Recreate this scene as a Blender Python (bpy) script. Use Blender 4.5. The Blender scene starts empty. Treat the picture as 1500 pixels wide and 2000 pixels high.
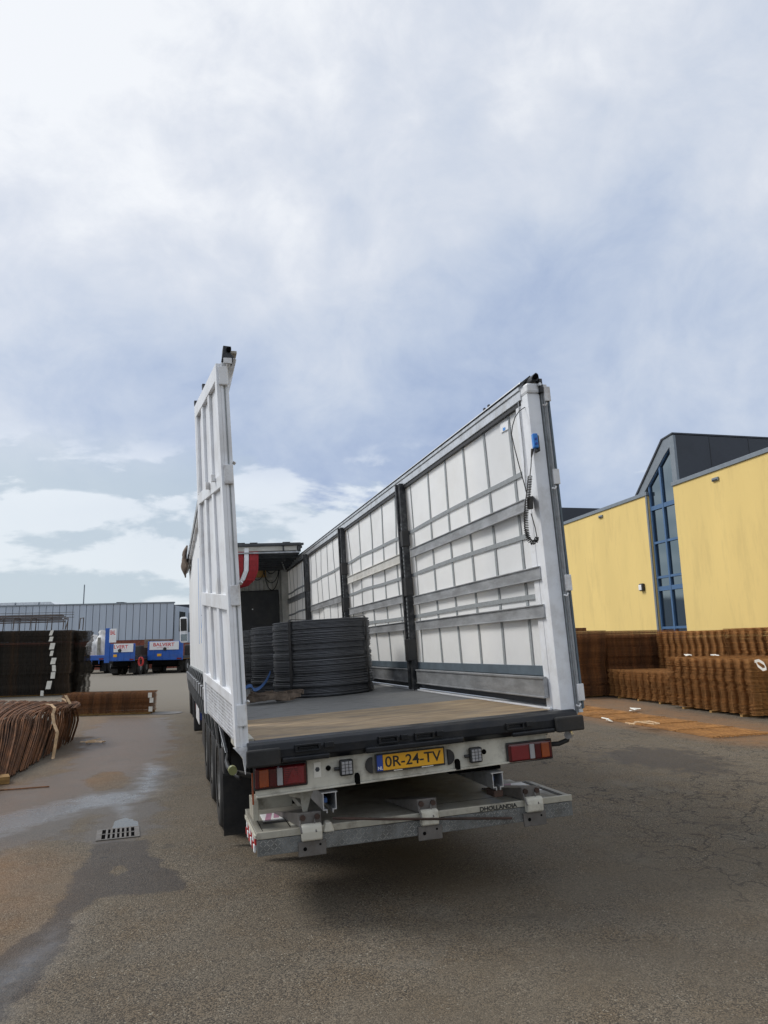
import bpy, math, random
import numpy as np
from mathutils import Matrix, Vector, noise as mnoise
random.seed(7); rng = np.random.default_rng(7)
S = bpy.context.scene; COL = S.collection
PI = math.pi
# ------------------------------------------------------------------ camera (solved from the photograph)
F = 1370.86                                   # focal length in photo pixels (1500 x 2000)
UW = np.array([0.0435, -0.0100, 1.0])
rr = np.array([0.0, 0, 0])
def camR(yaw, pitch, roll):
    y, p, r = np.radians([yaw, pitch, roll])
    f = np.array([np.sin(y)*np.cos(p), np.cos(y)*np.cos(p), np.sin(p)])
    rt = np.array([np.cos(y), -np.sin(y), 0]); up = np.cross(rt, f)
    return rt*np.cos(r)+up*np.sin(r), -rt*np.sin(r)+up*np.cos(r), f
rt_, ut_, ft_ = camR(17.3334, 10.342, -3.8255)   # in the trailer's own frame
upc = np.array([588-750, 1000+6368, F]); upc = upc/np.linalg.norm(upc)
U = rt_*upc[0]+ut_*upc[1]+ft_*upc[2]             # true vertical in the trailer frame
Yw = np.array([0, 1, 0])-U*U[1]; Yw /= np.linalg.norm(Yw); Xw = np.cross(Yw, U)
T3 = np.array([Xw, Yw, U])                       # trailer -> world
Ct = np.array([-1.7588, -5.0415, 0.6252]); ZB = 1.2
Cw = T3@Ct+np.array([0, 0, ZB])
rw, uw, fw = T3@rt_, T3@ut_, T3@ft_
def ray(u, v): return rw*(u-750)/F+uw*(1000-v)/F+fw
def onax(u, v, ax, val):
    r = ray(u, v); return Cw+r*(val-Cw[ax])/r[ax]
def gp(u, v, z=0): return onax(u, v, 2, z)
def rayt(u, v): return rt_*(u-750)/F+ut_*(1000-v)/F+ft_
def YT(u, v, y):                                  # a point of the trailer's plane y=const, trailer frame
    r = rayt(u, v); return Ct+r*(y-Ct[1])/r[1]
def XT(u, v, x):
    r = rayt(u, v); return Ct+r*(x-Ct[0])/r[0]
cd = bpy.data.cameras.new('camera'); cam = bpy.data.objects.new('camera', cd); COL.objects.link(cam)
cd.sensor_fit = 'VERTICAL'; cd.sensor_height = 36; cd.lens = F/2000*36; cd.clip_end = 3000; cd.clip_start = .05
M = Matrix.Identity(4)
for i in range(3):
    M[i][0], M[i][1], M[i][2], M[i][3] = rw[i], uw[i], -fw[i], Cw[i]
cam.matrix_world = M; S.camera = cam
S.render.resolution_x = 768; S.render.resolution_y = 1024
S.view_settings.view_transform = 'Standard'; S.view_settings.look = 'None'
S.view_settings.gamma = 1; S.view_settings.use_curve_mapping = False; S.view_settings.exposure = 0.36
# ------------------------------------------------------------------ sky
SUN_AZ, SUN_EL = math.radians(-62), math.radians(46)      # azimuth from +Y towards +X
W = bpy.data.worlds.new('World'); S.world = W; W.use_nodes = True
nt = W.node_tree; nt.nodes.clear(); L = nt.links.new
def N(t, **k):
    n = nt.nodes.new(t)
    for a, b in k.items(): setattr(n, a, b)
    return n
def math_(op, a, b=None, c=None, clamp=False):
    n = N('ShaderNodeMath', operation=op, use_clamp=clamp)
    for i, x in enumerate((a, b, c)):
        if x is None: continue
        if isinstance(x, (int, float)): n.inputs[i].default_value = x
        else: L(x, n.inputs[i])
    return n.outputs[0]
def vmath(op, a, b=None):
    n = N('ShaderNodeVectorMath', operation=op)
    for i, x in enumerate((a, b)):
        if x is None: continue
        if isinstance(x, (tuple, list)): n.inputs[i].default_value = x
        else: L(x, n.inputs[i])
    return n.outputs['Value'] if op == 'DOT_PRODUCT' else n.outputs[0]
def smooth(x, a, b, lo=0, hi=1):
    n = N('ShaderNodeMapRange', interpolation_type='SMOOTHSTEP'); L(x, n.inputs[0])
    n.inputs[1].default_value = a; n.inputs[2].default_value = b
    n.inputs[3].default_value = lo; n.inputs[4].default_value = hi
    return n.outputs[0]
def noise_(vec, scale, detail=8, rough=.55, dist=0., off=(0, 0, 0)):
    v = vmath('ADD', vec, off)
    n = N('ShaderNodeTexNoise'); L(v, n.inputs['Vector'])
    n.inputs['Scale'].default_value = scale; n.inputs['Detail'].default_value = detail
    n.inputs['Roughness'].default_value = rough; n.inputs['Distortion'].default_value = dist
    return n.outputs[0]
def mixc(f, a, b):
    n = N('ShaderNodeMix', data_type='RGBA')
    if isinstance(f, (int, float)): n.inputs[0].default_value = f
    else: L(f, n.inputs[0])
    for i, x in ((6, a), (7, b)):
        if isinstance(x, tuple): n.inputs[i].default_value = (*x, 1)
        else: L(x, n.inputs[i])
    return n.outputs[2]
tc = N('ShaderNodeTexCoord'); D_ = vmath('NORMALIZE', tc.outputs['Generated'])
sx = N('ShaderNodeSeparateXYZ'); L(D_, sx.inputs[0]); dz = sx.outputs[2]
den = math_('ADD', math_('MAXIMUM', dz, 0.0), 0.22)
cx = N('ShaderNodeCombineXYZ')
L(math_('DIVIDE', sx.outputs[0], den), cx.inputs[0]); L(math_('DIVIDE', sx.outputs[1], den), cx.inputs[1])
P_ = cx.outputs[0]
P_ = vmath('MULTIPLY', D_, (1, 1, 1.25))
n1 = noise_(P_, 3.0, 12, .56, .35, (3.1, 1.7, 0))
n2 = noise_(P_, 8.5, 10, .60, .4, (9.3, 4.2, 1))
n3 = noise_(P_, 1.1, 4, .5, .3, (1.3, 8.2, 4))
val = math_('ADD', math_('MULTIPLY', math_('SUBTRACT', n1, .5), 1.15), .69)
val = math_('ADD', val, math_('MULTIPLY', math_('SUBTRACT', n2, .5), .60))
val = math_('ADD', val, math_('MULTIPLY', math_('SUBTRACT', n3, .5), .15))
# broad light and dark masses of the cloud deck: (photo x, photo y, radius, amount)
for (u, v, rad, am) in [(40, 20, 380, .24), (950, 420, 520, .10), (1450, 60, 420, -.08), (760, 250, 160, -.14), (420, 215, 130, -.12), (1000, 330, 200, .06), (1250, 520, 420, .10), (500, 480, 300, .05),
                        (620, 850, 380, -.30), (1100, 870, 380, -.32), (200, 830, 380, -.26), (1450, 800, 420, -.26), (700, 690, 260, .10), (60, 600, 400, .10),
                        (500, 1000, 300, .06), (2200, 600, 900, .0)]:
    d = ray(u, v); d = d/np.linalg.norm(d)
    dot = vmath('DOT_PRODUCT', D_, tuple(d))
    ang = rad/F
    w = smooth(dot, math.cos(ang*1.5), 1.0, 0, am)
    val = math_('ADD', val, w)
ramp = N('ShaderNodeValToRGB'); L(val, ramp.inputs[0])
r = ramp.color_ramp; r.interpolation = 'B_SPLINE'
r.elements[0].position = .05; r.elements[0].color = (.26, .33, .49, 1)
r.elements[1].position = 1.0; r.elements[1].color = (.76, .775, .795, 1)
for p, c in ((.25, (.34, .41, .55)), (.45, (.43, .49, .60)), (.62, (.515, .56, .64)), (.80, (.59, .62, .68))):
    e = r.elements.new(p); e.color = (*c, 1)
deck = ramp.outputs[0]
hz = smooth(dz, .03, .22, 1, 0)
deck = mixc(math_('MULTIPLY', hz, .70), deck, (.43, .505, .565))
# cumulus banks low over the horizon
cz = N('ShaderNodeCombineXYZ')
L(sx.outputs[0], cz.inputs[0]); L(sx.outputs[1], cz.inputs[1]); L(math_('MULTIPLY', dz, 2.6), cz.inputs[2])
c1 = noise_(cz.outputs[0], 5.5, 12, .55, .25, (5.5, 2.2, 7.4))
c1s = noise_(cz.outputs[0], 5.5, 6, .52, .25, (5.5, 2.2, 7.49))
tops = None
for (u, v, rad, am) in [(60, 960, 330, .26), (-300, 950, 420, .24), (150, 1125, 190, .22), (335, 1135, 110, .20), (330, 960, 230, .20), (20, 1090, 180, .14), (560, 970, 170, .10)]:
    d = ray(u, v); d = d/np.linalg.norm(d)
    t = smooth(vmath('DOT_PRODUCT', D_, tuple(d)), math.cos(rad/F*1.25), 1.0, 0, am)
    tops = t if tops is None else math_('ADD', tops, t)
cum = smooth(math_('ADD', c1, tops), .57, .66)
shade = smooth(math_('SUBTRACT', c1, c1s), -.045, .06)
lowb = smooth(dz, .17, .27)
ccol = mixc(shade, (.42, .49, .545), mixc(lowb, (.66, .70, .73), (.76, .79, .815)))
fade = smooth(dz, .30, .20)
deck = mixc(math_('MULTIPLY', math_('MULTIPLY', cum, .75), fade), deck, ccol)
sky = N('ShaderNodeTexSky', sky_type='NISHITA'); sky.sun_disc = False
sky.sun_elevation = SUN_EL; sky.sun_rotation = SUN_AZ; sky.dust_density = 1.5
bg1 = N('ShaderNodeBackground'); L(sky.outputs[0], bg1.inputs[0]); bg1.inputs[1].default_value = .12
bg2 = N('ShaderNodeBackground'); L(deck, bg2.inputs[0]); bg2.inputs[1].default_value = 1.0
mx = N('ShaderNodeMixShader'); mx.inputs[0].default_value = .93
L(bg1.outputs[0], mx.inputs[1]); L(bg2.outputs[0], mx.inputs[2])
ow = N('ShaderNodeOutputWorld'); L(mx.outputs[0], ow.inputs[0])
W.cycles.sampling_method = 'MANUAL'; W.cycles.sample_map_resolution = 1024
sl = bpy.data.lights.new('sun', 'SUN'); sl.energy = 1.8; sl.angle = math.radians(20); sl.color = (1, .965, .91)
so = bpy.data.objects.new('sun', sl); COL.objects.link(so)
sd = Vector((math.sin(SUN_AZ)*math.cos(SUN_EL), math.cos(SUN_AZ)*math.cos(SUN_EL), math.sin(SUN_EL)))
so.rotation_euler = sd.to_track_quat('Z', 'Y').to_euler()
# ------------------------------------------------------------------ materials
def mat(name, col, rough=.6, metal=0., var=.15, scale=6., bump=0., bscale=60., dirt=None, dirt_amt=.5, dscale=2.5, spec=.5, stretch=(1, 1, 1), rnd=0., coat=0., emit=None, trans=0.):
    m = bpy.data.materials.new(name); m.use_nodes = True
    t = m.node_tree; t.nodes.clear(); l = t.links.new
    out = t.nodes.new('ShaderNodeOutputMaterial'); b = t.nodes.new('ShaderNodeBsdfPrincipled'); l(b.outputs[0], out.inputs[0])
    b.inputs['Roughness'].default_value = rough; b.inputs['Metallic'].default_value = metal
    b.inputs['Specular IOR Level'].default_value = spec; b.inputs['Coat Weight'].default_value = coat
    co = t.nodes.new('ShaderNodeTexCoord'); mp = t.nodes.new('ShaderNodeMapping'); mp.inputs['Scale'].default_value = stretch
    l(co.outputs['Object'], mp.inputs[0])
    def nz(s, d=6, r=.6):
        n = t.nodes.new('ShaderNodeTexNoise'); n.inputs['Scale'].default_value = s; n.inputs['Detail'].default_value = d
        n.inputs['Roughness'].default_value = r; l(mp.outputs[0], n.inputs['Vector']); return n.outputs[0]
    def mix(f, a, bb, blend='MIX'):
        n = t.nodes.new('ShaderNodeMix'); n.data_type = 'RGBA'; n.blend_type = blend
        if isinstance(f, (int, float)): n.inputs[0].default_value = f
        else: l(f, n.inputs[0])
        for i, x in ((6, a), (7, bb)):
            if isinstance(x, tuple): n.inputs[i].default_value = (*x[:3], 1)
            else: l(x, n.inputs[i])
        return n.outputs[2]
    def mr(x, a, bb, lo=0, hi=1):
        n = t.nodes.new('ShaderNodeMapRange'); n.interpolation_type = 'SMOOTHSTEP'; l(x, n.inputs[0])
        for i, q in enumerate((a, bb, lo, hi)): n.inputs[i+1].default_value = q
        return n.outputs[0]
    c0 = tuple(max(0, x*(1-var)) for x in col); c1 = tuple(min(1, x*(1+var)) for x in col)
    c = mix(mr(nz(scale), .3, .7), c0, c1)
    if rnd:
        oi = t.nodes.new('ShaderNodeObjectInfo')
        c = mix(mr(oi.outputs['Random'], 0, 1, 0, rnd), c, tuple(x*.35 for x in col))
    if dirt is not None:
        dm = mr(nz(dscale, 9, .68), .44, .68, 0, dirt_amt)
        c = mix(dm, c, dirt)
        l(mr(dm, 0, 1, rough, min(1, rough+.35)), b.inputs['Roughness'])
    l(c, b.inputs['Base Color'])
    if bump:
        bn = t.nodes.new('ShaderNodeBump'); bn.inputs['Strength'].default_value = bump; bn.inputs['Distance'].default_value = .01
        l(nz(bscale, 5), bn.inputs['Height']); l(bn.outputs[0], b.inputs['Normal'])
    if emit: b.inputs['Emission Color'].default_value = (*emit, 1); b.inputs['Emission Strength'].default_value = 1
    if trans:
        tr = t.nodes.new('ShaderNodeBsdfTranslucent'); l(c, tr.inputs[0])
        ms = t.nodes.new('ShaderNodeMixShader'); ms.inputs[0].default_value = trans
        l(b.outputs[0], ms.inputs[1]); l(tr.outputs[0], ms.inputs[2]); l(ms.outputs[0], out.inputs[0])
    return m
MT = {}
MT['white'] = mat('white_paint', (.78, .80, .83), .38, var=.04, scale=3, bump=.05, bscale=25, dirt=(.40, .37, .33), dirt_amt=.35, dscale=3.5)
MT['white2'] = mat('white_paint_worn', (.72, .73, .74), .45, var=.06, dirt=(.25, .20, .16), dirt_amt=.55, dscale=7)
MT['cream'] = mat('dirty_white_steel', (.56, .54, .46), .5, var=.08, dirt=(.16, .13, .09), dirt_amt=.6, dscale=5)
MT['curtain'] = mat('white_tarpaulin', (.90, .91, .91), .5, var=.03, scale=2, bump=.25, bscale=4, dirt=(.66, .65, .61), dirt_amt=.22, dscale=1.2, trans=.22)
MT['strap'] = mat('grey_webbing', (.27, .29, .30), .7, var=.12, scale=30)
MT['alu'] = mat('galvanised_plank', (.40, .41, .42), .48, .55, var=.22, scale=9, bump=.15, bscale=90, dirt=(.20, .20, .20), dirt_amt=.55, dscale=6, stretch=(1, .35, 1))
MT['alub'] = mat('bright_aluminium', (.62, .63, .64), .35, .8, var=.1, dirt=(.3, .29, .27), dirt_amt=.4, dscale=9)
MT['creamd'] = mat('grimy_edge_metal', (.43, .41, .34), .5, .2, var=.15, dirt=(.12, .10, .075), dirt_amt=.7, dscale=6)
MT['steelw'] = mat('worn_dull_aluminium', (.30, .29, .25), .5, .35, var=.15, scale=5, bump=.2, bscale=60, dirt=(.15, .13, .10), dirt_amt=.7, dscale=3.5)
MT['black'] = mat('black_paint', (.0075, .009, .012), .33, var=.3, scale=9, bump=.1, bscale=30, spec=.35, dirt=(.06, .053, .045), dirt_amt=.3, dscale=5)
MT['dblack'] = mat('matt_black', (.006, .006, .006), .9, var=.3, spec=.0)
MT['rubber'] = mat('tyre_rubber', (.018, .018, .018), .75, var=.3, bump=.3, bscale=30, dirt=(.07, .06, .05), dirt_amt=.5)
MT['plastic'] = mat('black_plastic', (.02, .02, .021), .5, var=.2, dirt=(.08, .07, .06), dirt_amt=.3)
MT['postb'] = mat('dark_steel_post', (.025, .027, .03), .45, .3, var=.3, scale=20, dirt=(.2, .2, .2), dirt_amt=.4, dscale=12)
MT['hem'] = mat('dark_grey_curtain_hem', (.10, .13, .155), .55, var=.15)
MT['red'] = mat('red_lens', (.17, .005, .008), .12, var=.15, coat=.6, bump=.3, bscale=120)
MT['dred'] = mat('dark_red_lens', (.07, .003, .006), .15, coat=.6)
MT['amber'] = mat('amber_lens', (.28, .05, .005), .15, coat=.6, bump=.3, bscale=120)
MT['clear'] = mat('clear_lens', (.33, .33, .34), .12, coat=.6, bump=.4, bscale=120)
MT['redf'] = mat('red_fabric', (.28, .014, .018), .7, var=.2, scale=20)
MT['rw_red'] = mat('reflective_red', (.50, .04, .04), .5, var=.2)
MT['pink'] = mat('faded_red_print', (.45, .24, .34), .6, var=.2)
MT['yplate'] = mat('number_plate_yellow', (.85, .43, .015), .4, var=.05, dirt=(.35, .22, .05), dirt_amt=.3, dscale=12)
MT['eublue'] = mat('plate_blue', (.02, .06, .33), .4)
MT['ink'] = mat('black_lettering', (.012, .012, .012), .5)
MT['redink'] = mat('red_lettering', (.60, .03, .035), .5, var=.1)
MT['wht'] = mat('sign_white', (.80, .81, .82), .5, var=.04)
MT['blue'] = mat('blue_truck_paint', (.02, .11, .46), .4, var=.12, dirt=(.06, .09, .17), dirt_amt=.5, dscale=3)
MT['blueplastic'] = mat('blue_remote_plastic', (.02, .19, .58), .35, var=.08)
MT['bluestrap'] = mat('blue_strap_webbing', (.05, .12, .30), .7)
MT['bluetxt'] = mat('blue_livery', (.06, .25, .62), .45)
MT['coil'] = mat('dark_drawn_wire', (.13, .135, .145), .40, .7, var=.15, scale=14, bump=.1, bscale=60, stretch=(1, 1, 6))
MT['rust'] = mat('rusty_bar', (.50, .25, .085), .85, var=.3, scale=5, dirt=(.16, .075, .028), dirt_amt=.55, dscale=6, rnd=.45)
MT['rust2'] = mat('deep_rust_bar', (.26, .11, .038), .85, var=.4, scale=6, dirt=(.05, .028, .018), dirt_amt=.75, dscale=7, rnd=.45)
MT['rustmat'] = mat('light_rust_bar', (.40, .20, .065), .85, var=.3, scale=4, dirt=(.17, .085, .035), dirt_amt=.5)
MT['darkmesh'] = mat('unrusted_dark_bar', (.040, .033, .025), .75, .2, var=.4, scale=3, dirt=(.13, .075, .04), dirt_amt=.6, dscale=1.4, rnd=.4)
MT['paper'] = mat('pale_tag', (.72, .70, .63), .7, var=.1)
MT['band'] = mat('tan_packing_band', (.50, .34, .19), .6, var=.25, scale=12)
MT['canvas'] = mat('brown_canvas', (.17, .13, .10), .85, var=.4, scale=12)
MT['concrete'] = mat('concrete', (.35, .33, .30), .85)
MT['iron'] = mat('cast_iron', (.15, .14, .13), .6, .3, var=.2, bump=.2, bscale=60, dirt=(.10, .085, .07), dirt_amt=.5, dscale=15)
MT['clad'] = mat('blue_grey_cladding', (.44, .50, .58), .5, .1, var=.05, scale=.6, stretch=(1, 1, .1), dirt=(.36, .41, .48), dirt_amt=.4, dscale=.5)
MT['claddark'] = mat('dark_cladding', (.035, .042, .055), .5, var=.1, scale=1, dirt=(.055, .062, .075), dirt_amt=.4, dscale=1)
MT['greyframe'] = mat('grey_metal_trim', (.21, .24, .27), .45, .3, var=.08)
MT['bluewin'] = mat('blue_window_frame', (.065, .14, .27), .4, var=.08)
MT['fold'] = mat('dark_roof_tarp', (.05, .055, .06), .6, var=.3, scale=10)
MT['grille'] = mat('pale_grey_board', (.50, .49, .45), .6, var=.12, dirt=(.3, .28, .22), dirt_amt=.5)
MT['yply'] = mat('yellow_plywood', (.50, .30, .10), .6, var=.3, scale=6)
MT['timber'] = mat('yellowed_timber', (.33, .19, .06), .75, var=.3, scale=6, stretch=(1, 6, 6))
MT['bag'] = mat('white_woven_bag', (.70, .70, .70), .7, var=.08, bump=.6, bscale=9)
MT['skylight'] = mat('white_rooflight', (.75, .78, .80), .4)
def glassmat():
    m = bpy.data.materials.new('window_glass'); m.use_nodes = True; b = m.node_tree.nodes['Principled BSDF']
    b.inputs['Base Color'].default_value = (.21, .25, .27, 1); b.inputs['Roughness'].default_value = .06; b.inputs['Metallic'].default_value = 1
    b.inputs['Specular IOR Level'].default_value = 1.0; b.inputs['IOR'].default_value = 2.0; return m
MT['glass'] = glassmat()
def render_stucco():
    m = mat('yellow_render', (.80, .60, .225), .85, var=.06, scale=.8, bump=.35, bscale=90, dirt=(.60, .45, .18), dirt_amt=.5, dscale=1.6, stretch=(1, 1, .22)); return m
MT['yellow'] = render_stucco()
def brickmat():
    m = mat('red_brick', (.22, .065, .04), .8, var=.25); return m
MT['brick'] = brickmat()
def corrugate(name, col):                        # chequer plate: raised bars in the relief only
    m = mat(name, col, .45, .6, var=.2, scale=12, dirt=(.10, .09, .075), dirt_amt=.6, dscale=5)
    t = m.node_tree; l = t.links.new; b = [n for n in t.nodes if n.type == 'BSDF_PRINCIPLED'][0]
    co = t.nodes.new('ShaderNodeTexCoord'); mp = t.nodes.new('ShaderNodeMapping'); l(co.outputs['Object'], mp.inputs[0])
    mp.inputs['Rotation'].default_value = (0, 0, 0)
    sp = t.nodes.new('ShaderNodeSeparateXYZ'); l(mp.outputs[0], sp.inputs[0])
    def mm(op, a, bb=None):
        n = t.nodes.new('ShaderNodeMath'); n.operation = op
        for i, x in enumerate((a, bb)):
            if x is None: continue
            if isinstance(x, (int, float)): n.inputs[i].default_value = x
            else: l(x, n.inputs[i])
        return n.outputs[0]
    p = .034
    xx = mm('ADD', sp.outputs[0], sp.outputs[1]); zz = sp.outputs[2]
    a1 = mm('ADD', xx, zz); a2 = mm('SUBTRACT', xx, zz)
    s1 = mm('SINE', mm('MULTIPLY', a1, 2*PI/p)); s2 = mm('SINE', mm('MULTIPLY', a2, 2*PI/p))
    ck = mm('GREATER_THAN', mm('SINE', mm('MULTIPLY', a1, PI/p)), 0)
    h = mm('ADD', mm('MULTIPLY', mm('GREATER_THAN', s1, .55), ck), mm('MULTIPLY', mm('GREATER_THAN', s2, .55), mm('SUBTRACT', 1, ck)))
    bn = t.nodes.new('ShaderNodeBump'); bn.inputs['Strength'].default_value = .9; bn.inputs['Distance'].default_value = .006
    l(h, bn.inputs['Height']); l(bn.outputs[0], b.inputs['Normal'])
    return m
MT['oxid'] = mat('dark_rusted_steel', (.055, .032, .024), .75, .2, var=.4)
MT['studs'] = mat('worn_tread', (.36, .36, .34), .4, .6, var=.3, scale=9, dirt=(.15, .14, .12), dirt_amt=.7, dscale=4)
MT['chequer'] = corrugate('chequer_plate', (.21, .22, .22))
def plywood():
    m = bpy.data.materials.new('deck_plywood'); m.use_nodes = True; t = m.node_tree; l = t.links.new; b = t.nodes['Principled BSDF']
    co = t.nodes.new('ShaderNodeTexCoord')
    def nz(s, st, d=8, r=.6):
        mp = t.nodes.new('ShaderNodeMapping'); mp.inputs['Scale'].default_value = st; l(co.outputs['Object'], mp.inputs[0])
        n = t.nodes.new('ShaderNodeTexNoise'); n.inputs['Scale'].default_value = s; n.inputs['Detail'].default_value = d; n.inputs['Roughness'].default_value = r
        l(mp.outputs[0], n.inputs['Vector']); return n.outputs[0]
    def mr(x, a, c, lo=0, hi=1):
        n = t.nodes.new('ShaderNodeMapRange'); n.interpolation_type = 'SMOOTHSTEP'; l(x, n.inputs[0])
        for i, q in enumerate((a, c, lo, hi)): n.inputs[i+1].default_value = q
        return n.outputs[0]
    def mix(f, a, c):
        n = t.nodes.new('ShaderNodeMix'); n.data_type = 'RGBA'; l(f, n.inputs[0])
        for i, x in ((6, a), (7, c)):
            if isinstance(x, tuple): n.inputs[i].default_value = (*x, 1)
            else: l(x, n.inputs[i])
        return n.outputs[2]
    c = mix(mr(nz(3, (1, 4, 1)), .3, .7), (.25, .175, .10), (.42, .31, .185))
    c = mix(mr(nz(2.2, (1, 3, 1)), .45, .72, 0, .75), c, (.15, .13, .11))
    c = mix(mr(nz(40, (1, 9, 1), 4), .62, .72, 0, .6), c, (.07, .05, .035))
    l(c, b.inputs['Base Color']); b.inputs['Roughness'].default_value = .7
    bn = t.nodes.new('ShaderNodeBump'); bn.inputs['Strength'].default_value = .3; bn.inputs['Distance'].default_value = .005
    l(nz(30, (1, 6, 1)), bn.inputs['Height']); l(bn.outputs[0], b.inputs['Normal']); return m
MT['ply'] = plywood()
MT['deck'] = mat('grey_deck_plywood', (.19, .19, .185), .6, var=.2, scale=3, bump=.3, bscale=30, dirt=(.075, .075, .075), dirt_amt=.6, dscale=3, stretch=(1, 3, 1))
# ------------------------------------------------------------------ mesh helpers
class MB:
    def __init__(s, f=None): s.v = []; s.fc = []; s.f = f
    def add(s, vs, fs):
        o = len(s.v); s.v += [tuple(p) for p in vs]; s.fc += [tuple(i+o for i in q) for q in fs]; return s
    def box(s, x0, x1, y0, y1, z0, z1):
        return s.hexa([(x0, y0, z0), (x1, y0, z0), (x1, y1, z0), (x0, y1, z0), (x0, y0, z1), (x1, y0, z1), (x1, y1, z1), (x0, y1, z1)])
    def hexa(s, p):
        return s.add(p, [(0, 3, 2, 1), (4, 5, 6, 7), (0, 1, 5, 4), (1, 2, 6, 5), (2, 3, 7, 6), (3, 0, 4, 7)])
    def prism(s, poly, a, b, ax='y'):      # poly: 2D points; extruded along an axis
        n = len(poly)
        def pt(q, h): return {'y': (q[0], h, q[1]), 'x': (h, q[0], q[1]), 'z': (q[0], q[1], h)}[ax]
        vs = [pt(q, a) for q in poly]+[pt(q, b) for q in poly]
        fs = [tuple(range(n)), tuple(range(2*n-1, n-1, -1))]+[(i, i+n, (i+1) % n+n, (i+1) % n) for i in range(n)]
        return s.add(vs, fs)
    def tube(s, pts, r, n=6, cap=True, closed=False):
        pts = [Vector(p) for p in pts]; rs = r if isinstance(r, (list, tuple)) else [r]*len(pts)
        vs = []; m = len(pts); prev = None
        for i, p in enumerate(pts):
            if closed: t = pts[(i+1) % m]-pts[i-1]
            else: t = pts[min(i+1, m-1)]-pts[max(i-1, 0)]
            if t.length < 1e-9: t = Vector((0, 0, 1))
            t.normalize()
            if prev is None:
                a = Vector((0, 0, 1)) if abs(t.z) < .9 else Vector((1, 0, 0)); prev = (a-t*a.dot(t)).normalized()
            else:
                prev = prev-t*prev.dot(t)
                prev = prev.normalized() if prev.length > 1e-6 else t.orthogonal().normalized()
            q = t.cross(prev)
            for k in range(n):
                th = 2*PI*(k+.5)/n; vs.append(p+(prev*math.cos(th)+q*math.sin(th))*rs[i])
        fs = []
        for i in range(m if closed else m-1):
            j = (i+1) % m
            for k in range(n): fs.append((i*n+k, i*n+(k+1) % n, j*n+(k+1) % n, j*n+k))
        if cap and not closed: fs += [tuple(range(n-1, -1, -1)), tuple((m-1)*n+k for k in range(n))]
        return s.add(vs, fs)
    def cyl(s, p0, p1, r, n=16): return s.tube([p0, p1], r, n)
    def ribbon(s, pts, wv, th=.004):       # flat band along pts, wv = half width vector
        w = Vector(wv); vs = []
        P = [Vector(p) for p in pts]
        for i, p in enumerate(P):
            t = (P[min(i+1, len(P)-1)]-P[max(i-1, 0)]).normalized(); nn = t.cross(w.normalized())*th/2
            vs += [p-w-nn, p+w-nn, p+w+nn, p-w+nn]
        fs = []
        for i in range(len(P)-1):
            for k in range(4): fs.append((i*4+k, i*4+(k+1) % 4, i*4+4+(k+1) % 4, i*4+4+k))
        fs += [(3, 2, 1, 0), tuple(len(P)*4-4+k for k in range(4))]
        return s.add(vs, fs)
    def grid(s, fn, nu, nv):
        vs = [fn(i/nu, j/nv) for j in range(nv+1) for i in range(nu+1)]
        fs = [(j*(nu+1)+i, j*(nu+1)+i+1, (j+1)*(nu+1)+i+1, (j+1)*(nu+1)+i) for j in range(nv) for i in range(nu)]
        return s.add(vs, fs)
    def mesh(s, name, m, smooth=False):
        me = bpy.data.meshes.new(name)
        vs = [s.f(*p) for p in s.v] if s.f else s.v
        me.from_pydata([tuple(v) for v in vs], [], s.fc); me.materials.append(MT[m] if isinstance(m, str) else m); me.update()
        if smooth: me.polygons.foreach_set('use_smooth', [True]*len(me.polygons))
        return me
def crm_(P, n=4):
    P = [np.array(p) for p in P]; P = [2*P[0]-P[1]]+P+[2*P[-1]-P[-2]]; out = []
    for i in range(1, len(P)-2):
        for k in range(n):
            t = k/n; a, b_, c, d = P[i-1:i+3]
            out.append(.5*((2*b_)+(-a+c)*t+(2*a-5*b_+4*c-d)*t*t+(-a+3*b_-3*c+d)*t**3))
    return out+[P[-2]]
def link(name, me, parent=None):
    o = bpy.data.objects.new(name, me); COL.objects.link(o)
    if parent is not None: o.parent = parent
    return o
def part(name, mb, m, parent, bevel=0, smooth=False, label=None, solid=0):
    o = link(name, mb.mesh(name, m, smooth), parent)
    if solid:
        s = o.modifiers.new('s', 'SOLIDIFY'); s.thickness = solid; s.offset = 0
    if bevel:
        b = o.modifiers.new('b', 'BEVEL'); b.width = bevel; b.segments = 2; b.limit_method = 'ANGLE'; b.angle_limit = math.radians(35)
    if label: o['label'] = label
    return o
def tag(o, label=None, cat=None, group=None, kind=None):
    if label: o['label'] = label
    if cat: o['category'] = cat
    if group: o['group'] = group
    if kind: o['kind'] = kind
    return o
def empty(name, loc, rz=0, label=None, cat=None, group=None):
    o = bpy.data.objects.new(name, None); COL.objects.link(o); o.location = loc; o.rotation_euler = (0, 0, rz); o.empty_display_size = .2
    return tag(o, label, cat, group)
def copy_tree(o, parent=None):
    c = o.copy(); COL.objects.link(c); c.parent = parent
    for ch in [x for x in KIDS.get(o.name, [])]: copy_tree(ch, c)
    return c
KIDS = {}
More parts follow.
